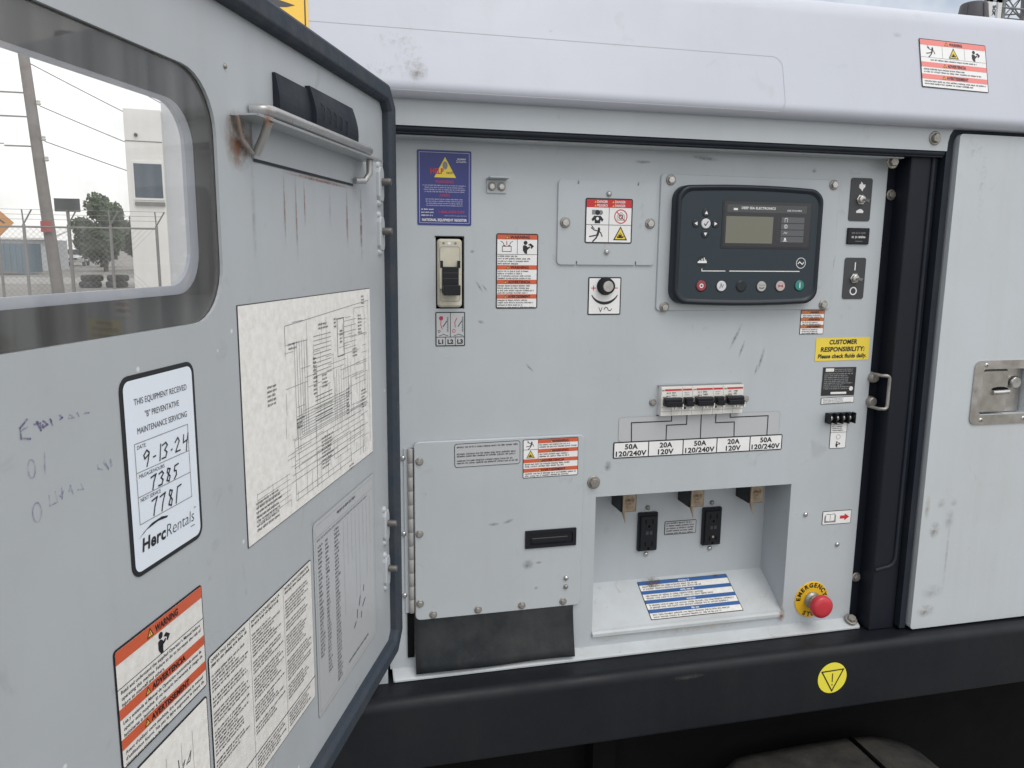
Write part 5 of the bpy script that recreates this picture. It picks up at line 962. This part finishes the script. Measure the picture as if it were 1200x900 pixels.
# ================================================================== SURROUNDINGS
worn('ground_mat', (0.27, 0.26, 0.245, 1), (0.17, 0.165, 0.155, 1), 0.9, 0.7, 0.35, 0.3, spec=0.2, bump=0.1)
worn('road_mat', (0.35, 0.345, 0.33, 1), (0.25, 0.245, 0.24, 1), 0.9, 0.6, 0.6, 0.2, spec=0.2)
worn('wood_pole', (0.25, 0.235, 0.225, 1), (0.15, 0.14, 0.13, 1), 0.85, 0.6, 3, 0.6, spec=0.2)
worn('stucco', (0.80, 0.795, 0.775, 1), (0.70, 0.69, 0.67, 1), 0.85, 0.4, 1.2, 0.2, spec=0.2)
worn('stucco_grey', (0.55, 0.57, 0.60, 1), (0.48, 0.49, 0.5, 1), 0.85, 0.4, 1.2, 0.2, spec=0.2)  # grey shed wall; also carries the building's shaded side in its colour
worn('galv', (0.22, 0.22, 0.22, 1), (0.18, 0.16, 0.14, 1), 0.6, 0.5, 6, 0.3, metal=0.3)
worn('container_blue', (0.10, 0.17, 0.23, 1), (0.16, 0.18, 0.19, 1), 0.6, 0.5, 1.5, 0.5)
plain('building_glass', (0.05, 0.08, 0.11), 0.12); plain('sign_dark', (0.035, 0.04, 0.045), 0.6); plain('sign_orange', (0.62, 0.27, 0.05), 0.5)
plain('wire', (0.10, 0.10, 0.105), 0.6); plain('car_white', (0.62, 0.63, 0.64), 0.3); plain('car_glass', (0.02, 0.025, 0.03), 0.1); plain('tyre_rubber', (0.02, 0.02, 0.021), 0.8); plain('lamp_glass', (0.6, 0.6, 0.55), 0.2)
plain('steel_tower', (0.22, 0.23, 0.24), 0.6, 0.2); plain('antenna_white', (0.65, 0.65, 0.66), 0.5); plain('red_tag', (0.4, 0.08, 0.07), 0.6)
worn('bark', (0.09, 0.07, 0.05, 1), (0.05, 0.04, 0.03, 1), 0.9, 0.5, 8, 0.5, spec=0.2)
def leaf_mat(name, c0, c1):
    m, n, l, b = base(name); co, _ = mapped(n, l)
    oi = noise(n, l, co, 1.3, 3); l.new(mixc(n, l, rng(n, l, oi, 0.35, 0.65, 0, 1), c0, c1), b.inputs['Base Color']); b.inputs['Roughness'].default_value = 0.7
leaf_mat('leaf_a', (0.045, 0.075, 0.04, 1), (0.085, 0.12, 0.055, 1)); leaf_mat('leaf_b', (0.05, 0.07, 0.05, 1), (0.10, 0.115, 0.075, 1))

b = MB(); b.rect(-600, -600, 600, 1200, 0, 'ground_mat'); g = b.build('ground', None, (0, 0, 0), (R(-90), 0, 0), kind='structure')
b = MB(); b.rect(-120, 36, 120, 44, 0, 'road_mat'); b.build('road', None, (0, 0, 0.004), (R(-90), 0, 0), kind='structure')

# utility pole leaning to the left
PB = Vector((-8.45, 27.5, 0)); LEAN = Vector((-0.50, 0, 9.0)); top = PB + LEAN * 1.25
UP = thing('utility_pole', 'leaning wooden utility pole seen through the door window', 'pole', PB)
b = MB(); b.tube([LEAN * (1.25 * i / 6) for i in range(7)], 0.19, 'wood_pole', 12, r1=0.14); b.build('pole', UP)
for k, hh in ((0.70, 0.0), (0.62, 0.0), (0.52, 0.0)):
    p = LEAN * k; b = MB(); b.box(p.x - 0.9, p.x + 0.05, -0.10, -0.06, p.z - 0.022, p.z + 0.022, 'galv'); b.build('crossarm', UP)
for k in (0.66, 0.54, 0.47):
    p = LEAN * k; b = MB(); b.lathe([(0.03, 0), (0.07, 0.03), (0.07, 0.06), (0.04, 0.09), (0.07, 0.12), (0.03, 0.16)], 'lamp_glass', 10, 'z', (p.x + 0.25, -0.1, p.z)); b.build('insulator', UP)
p = LEAN * 0.24; b = MB(); b.box(p.x - 0.16, p.x + 0.16, -0.27, -0.2, p.z - 0.15, p.z + 0.2, 'red_tag'); b.build('notice_tag', UP)
# wires
def wire(a, c, sag, label):
    b = MB(); a = Vector(a); c = Vector(c); P = []
    for i in range(17): u = i / 16; q = a.lerp(c, u); q.z -= sag * 4 * u * (1 - u); P.append(q - a)
    b.tube(P, 0.014, 'wire', 6); b.build('power_line', None, a, label=label, cat='cable', group='overhead power lines')
wl = PB + LEAN * 0.78
wire(PB + LEAN * 0.92 + Vector((0.2, 0, 0)), (2.0, 46, 4.4), 0.25, 'uppermost overhead wire running right from the utility pole'); wire(PB + LEAN * 0.80 + Vector((0.15, 0, 0)), (2.5, 47, 3.4), 0.3, 'second highest overhead wire running right from the utility pole')
wire(PB + LEAN * 0.66 + Vector((0.25, 0, 0)), (1.5, 44, 3.3), 0.3, 'third highest overhead wire running right from the utility pole'); wire(PB + LEAN * 0.54 + Vector((0.25, 0, 0)), (1.0, 43, 2.4), 0.2, 'lowest overhead wire running right from the utility pole')
wire(PB + LEAN * 1.05 + Vector((0.2, 0, 0)), (0.0, 44, 7.0), 0.2, 'steep thin overhead wire near the window top')
wire(PB + LEAN * 0.62 + Vector((-0.9, -0.1, 0.06)), (-26, 20, 6.2), 0.3, 'upper overhead wire running left from the utility pole'); wire(PB + LEAN * 0.52 + Vector((-0.9, -0.1, 0.06)), (-26, 20, 4.9), 0.3, 'lower overhead wire running left from the utility pole')

# fence
FY = 25.2
FE = thing('chain_link_fence', 'chain link fence with angled barbed wire arms beyond the window', 'fence', (-8, FY, 0))
px = [-12.3, -11.05, -9.65, -8.55, -7.35, -6.2, -4.9]
POST = MB(); POST.tube([(0, 0, 0), (0, 0, 2.2)], 0.045, 'galv', 8); POST = POST.mesh('post'); ARM = MB(); ARM.tube([(0, 0, 2.15), (-0.02, 0, 2.62)], 0.022, 'galv', 6); ARM.tube([(0, 0, 2.2), (0.27, -0.1, 2.62)], 0.022, 'galv', 6); ARM = ARM.mesh('barb_arm')
for x in px: put('post', POST, FE, (x + 8, 0, 0)); put('barb_arm', ARM, FE, (x + 8, 0, 0))
b = MB(); b.tube([(px[0] + 8, 0, 2.12), (px[-1] + 8, 0, 2.12)], 0.03, 'galv', 8); b.build('top_rail', FE)
b = MB(); x = px[0]
while x < px[-1]:
    for s_ in (1, -1):
        x2 = x + 2.0 * s_; z1 = 2.1
        a, c = (x, 0.06), (x + 2.04 * s_, 2.1)
        if px[0] <= c[0] <= px[-1]: b.line([(a[0] + 8, a[1]), (c[0] + 8, c[1])], 0.006, 0.0, 'galv')
    x += 0.16
o = b.build('wire_mesh', FE); o['kind'] = 'stuff'
for k in range(3): b = MB(); b.tube([(px[0] + 8 + 0.09 * (k + 1), -0.033 * (k + 1), 2.2 + 0.14 * (k + 1)), (px[-1] + 8 + 0.09 * (k + 1), -0.033 * (k + 1), 2.2 + 0.14 * (k + 1))], 0.006, 'galv', 5); b.build('barbed_wire', FE)

# building
BD = thing('building', 'white building corner with one blue window beyond the door window', 'building', (-4.83, 26.6, 0), (0, 0, R(6)))
b = MB(); b.box(-1.08, 0, 0, 6, 0, 5.85, 'stucco'); b.build('wing', BD, bevel=0.02); b = MB(); b.box(0.0, 9, 0.35, 8, 0, 7.2, 'stucco_grey'); b.build('main_block', BD)  # main block's grey puts the shade of the side face into the colour
b = MB(); b.box(-0.93, -0.02, -0.03, 0.0, 3.05, 4.25, 'stucco'); WN = b.build('window', BD); b = MB(); b.box(-0.88, -0.06, -0.036, -0.028, 3.12, 4.18, 'building_glass'); b.build('pane', WN); b = MB(); b.box(-0.90, -0.02, -0.075, 0.0, 2.88, 2.99, 'galv'); b.build('sill', WN)
b = MB(); b.box(-1.08, 0, -0.012, 0, 4.85, 4.88, 'galv'); b.build('band', BD); b = MB(); b.lathe([(0.04, 0), (0.06, 0.04), (0.035, 0.09)], 'sign_dark', 10, 'y', (-0.75, 0, 5.05)); b.build('wall_lamp', BD)

# dark sign, orange diamond
SG = thing('sign', 'dark rectangular sign on a thin post beyond the window', 'sign', (-7.60, 26.2, 0)); b = MB(); b.tube([(0, 0, 0), (0, 0, 2.95)], 0.035, 'galv', 8); b.build('post', SG); b = MB(); b.box(-0.36, 0.36, -0.07, -0.04, 2.62, 3.02, 'sign_dark'); b.build('panel', SG)
OS = thing('sign', 'orange diamond sign at the far left of the window', 'sign', (-9.52, 26.0, 0)); b = MB(); b.tube([(0, 0, 0), (0, 0, 2.6)], 0.04, 'galv', 8); b.build('post', OS)
b = MB(); b.prism([(0, 1.78), (0.47, 2.25), (0, 2.72), (-0.47, 2.25)], 0.05, 0.08, 'sign_orange'); b.line([(-0.2, 2.2), (0.0, 2.4), (0.2, 2.25)], 0.05, 0.083, 'sign_dark'); b.build('panel', OS)
# container, shed
CT = thing('container', 'blue ribbed container at the left beyond the window', 'container', (-19.0, 48.5, 0)); b = MB(); b.box(-6, 2.9, 0, 2.4, 0.1, 1.75, 'container_blue')
for i in range(30): b.box(-5.9 + i * 0.29, -5.76 + i * 0.29, -0.04, 0.0, 0.2, 1.68, 'container_blue')
b.build('body', CT); b = MB(); b.box(-5.5, 2.4, -0.045, -0.041, 0.1, 0.19, 'galv'); b.build('bottom_rail', CT)
SH = thing('shed', 'low pale shed roof above the blue container', 'shed', (-21, 58, 0)); b = MB(); b.box(-8, 3.2, 0, 4, 0, 2.05, 'stucco_grey'); b.build('wall', SH); b = MB(); b.add([(-8.2, -0.3, 2.05), (3.4, -0.3, 2.05), (3.4, 4.3, 2.75), (-8.2, 4.3, 2.75), (-8.2, -0.3, 2.17), (3.4, -0.3, 2.17), (3.4, 4.3, 2.87), (-8.2, 4.3, 2.87)], [(0, 1, 2, 3), (4, 5, 6, 7), (0, 1, 5, 4), (1, 2, 6, 5), (2, 3, 7, 6), (3, 0, 4, 7)], 'stucco'); b.build('roof', SH)
# car
CA = thing('parked_car', 'small white car parked far beyond the fence', 'car', (-20.9, 75.0, 0), (0, 0, R(8)))
b = MB(); P = [(-2.1, 0.35), (-2.15, 0.75), (-1.2, 0.95), (-0.6, 1.42), (0.9, 1.45), (1.7, 0.98), (2.15, 0.9), (2.2, 0.4)]; V = [(y * 0.86, x, z) for y in (-1, 1) for x, z in P]; n = len(P); b.add(V, [tuple(range(n)), tuple(range(n, 2 * n))] + [(i, (i + 1) % n, n + (i + 1) % n, n + i) for i in range(n)], 'car_white'); b.build('body', CA, bevel=0.08)
b = MB(); b.add([(-0.68, -1.19, 1.0), (0.68, -1.19, 1.0), (0.6, -0.66, 1.40), (-0.6, -0.66, 1.40)], [(0, 1, 2, 3)], 'car_glass'); b.build('windscreen', CA, (0, -0.03, 0.01))
for x in (-0.6, 0.6): b = MB(); b.prism(rr(x - 0.17, 0.60, x + 0.17, 0.74, 0.05), 2.13, 2.18, 'lamp_glass'); b.build('headlight', CA)
b = MB(); b.prism(rr(-0.38, 0.55, 0.38, 0.70, 0.03), 2.13, 2.17, 'sign_dark'); b.build('grille', CA)
for x in (-0.78, 0.78):
    for y in (-1.3, 1.35): b = MB(); b.tube([(x - 0.1, y, 0.32), (x + 0.1, y, 0.32)], 0.32, 'tyre_rubber', 16); b.build('wheel', CA)
# old tyres heap
def tyre_mesh():
    b = MB(); n = 20; prof = [(0.22, -0.1), (0.34, -0.12), (0.39, -0.08), (0.40, 0), (0.39, 0.08), (0.34, 0.12), (0.22, 0.1), (0.20, 0.0)]; V = []
    for j in range(n):
        t = 2 * math.pi * j / n
        for r, d in prof: V.append((r * math.cos(t), d, r * math.sin(t)))
    k = len(prof); b.add(V, [(j * k + i, j * k + (i + 1) % k, ((j + 1) % n) * k + (i + 1) % k, ((j + 1) % n) * k + i) for j in range(n) for i in range(k)], 'tyre_rubber', True); return b.mesh('tyre')
TM_ = tyre_mesh()
for i, (x, z, lab) in enumerate(((-8.75, 0.125, 'lower left'), (-8.70, 0.37, 'upper left'), (-7.85, 0.125, 'lower right'), (-7.82, 0.37, 'upper right'))): put('old_tyre', TM_, None, (x, 32.4 + 0.1 * i, z), (R(90), 0, 0.3 * i), label='%s of four dark tyres lying in two stacks behind the fence' % lab, cat='tyre', group='tyres behind the fence')
# trees
def tree(name, loc, h, rx, rz, mat, label, seed, n=1500, leaf=0.17):
    r = random.Random(seed); T = thing(name, label, 'tree', loc); b = MB(); b.tube([(0, 0, 0), (0.05, 0, h * 0.3), (-0.05, 0.05, h * 0.62)], 0.16, 'bark', 8, r1=0.07)
    for k in range(6): a = r.uniform(0, 6.28); b.tube([(0, 0, h * (0.28 + 0.05 * k)), (rx * 0.55 * math.cos(a), rx * 0.55 * math.sin(a), h * (0.5 + 0.07 * k))], 0.06, 'bark', 6, r1=0.02)
    b.build('trunk', T); b = MB(); cl = []
    for k in range(16):
        a = r.uniform(0, 6.28); q = r.uniform(0.2, 0.85); zz = r.uniform(-0.8, 0.85); s_ = math.sqrt(max(0.1, 1 - zz * zz)); cl.append((rx * q * s_ * math.cos(a), rx * q * s_ * math.sin(a), h - rz + rz * zz, r.uniform(0.28, 0.48) * rx))
    V = []; F = []
    for i in range(n):
        c = r.choice(cl); d = Vector((r.gauss(0, 1), r.gauss(0, 1), r.gauss(0, 1))).normalized() * c[3] * r.random() ** 0.35; p = Vector(c[:3]) + d
        u = Vector((r.gauss(0, 1), r.gauss(0, 1), r.gauss(0, 1))).normalized(); w_ = u.orthogonal().normalized(); s_ = leaf * r.uniform(0.6, 1.3); k = len(V)
        V += [p - u * s_, p + w_ * s_ * 0.5, p + u * s_, p - w_ * s_ * 0.5]; F.append((k, k + 1, k + 2, k + 3))
    b.add(V, F, mat); b.build('crown', T)
tree('leafy_tree', (-13.9, 56.0, 0), 4.6, 1.8, 1.8, 'leaf_a', 'dark green round tree right of the dark sign', 1, 7000, 0.16)
tree('leafy_tree', (-12.0, 60.0, 0), 3.7, 2.0, 1.5, 'leaf_b', 'lower grey-green tree beside the building edge', 2, 4500)
tree('leafy_tree', (-10.4, 52.0, 0), 3.5, 1.2, 1.4, 'leaf_b', 'small tree touching the white building edge', 3, 3000); tree('leafy_tree', (-17.6, 70.0, 0), 3.2, 2.2, 1.3, 'leaf_b', 'low hazy tree behind the utility pole', 4, 3500)
tree('bare_tree', (-8.6, 44.0, 0), 6.6, 0.9, 2.3, 'leaf_b', 'sparse thin tree rising beside the white building edge', 6, 70, 0.14)
# telecom tower behind the roof
def tower():
    bx, by = 49.4, 50.0; T = thing('telecom_tower', 'grey lattice telecom tower behind the roof at the top right', 'tower', (bx, by, 0)); H = 27.0
    def C_(k, z): s_ = 1.5 - 0.9 * z / H; return ((-s_, -s_), (s_, -s_), (s_, s_), (-s_, s_))[k]
    for k in range(4): b = MB(); b.tube([(*C_(k, 0), 0), (*C_(k, H), H)], 0.14, 'steel_tower', 8); b.build('leg', T)
    b = MB(); z = 0.0
    while z < H - 1.6:
        for k in range(4):
            a, c = C_(k, z), C_((k + 1) % 4, z + 1.7); b.tube([(*a, z), (*c, z + 1.7)], 0.05, 'steel_tower', 5); a, c = C_((k + 1) % 4, z), C_(k, z + 1.7); b.tube([(*a, z), (*c, z + 1.7)], 0.05, 'steel_tower', 5); a, c = C_(k, z), C_((k + 1) % 4, z); b.tube([(*a, z), (*c, z)], 0.05, 'steel_tower', 5)
        z += 1.7
    b.build('bracing', T); r = random.Random(3)
    for z in (19.3, 20.4, 23.0):
        b = MB(); b.tube([(-2.6, -1.2, z), (2.8, -1.2, z)], 0.07, 'steel_tower', 6); b.tube([(-2.6, -1.2, z), (0, 0.5, z)], 0.05, 'steel_tower', 6); b.tube([(2.8, -1.2, z), (0, 0.5, z)], 0.05, 'steel_tower', 6); b.build('mount_arm', T)
        for x in (-2.5, -1.7, 0.9, 1.9, 2.7): b = MB(); b.prism(rr(x - 0.16, z - 0.9, x + 0.16, z + 0.9, 0.05), 1.25, 1.45, 'antenna_white'); b.build('antenna', T)
    b = MB(); b.lathe([(0.0, 1.3), (0.35, 1.45), (0.6, 1.7)], 'antenna_white', 18, 'y', (1.7, -0.2, 18.9)); b.build('dish', T)
tower()
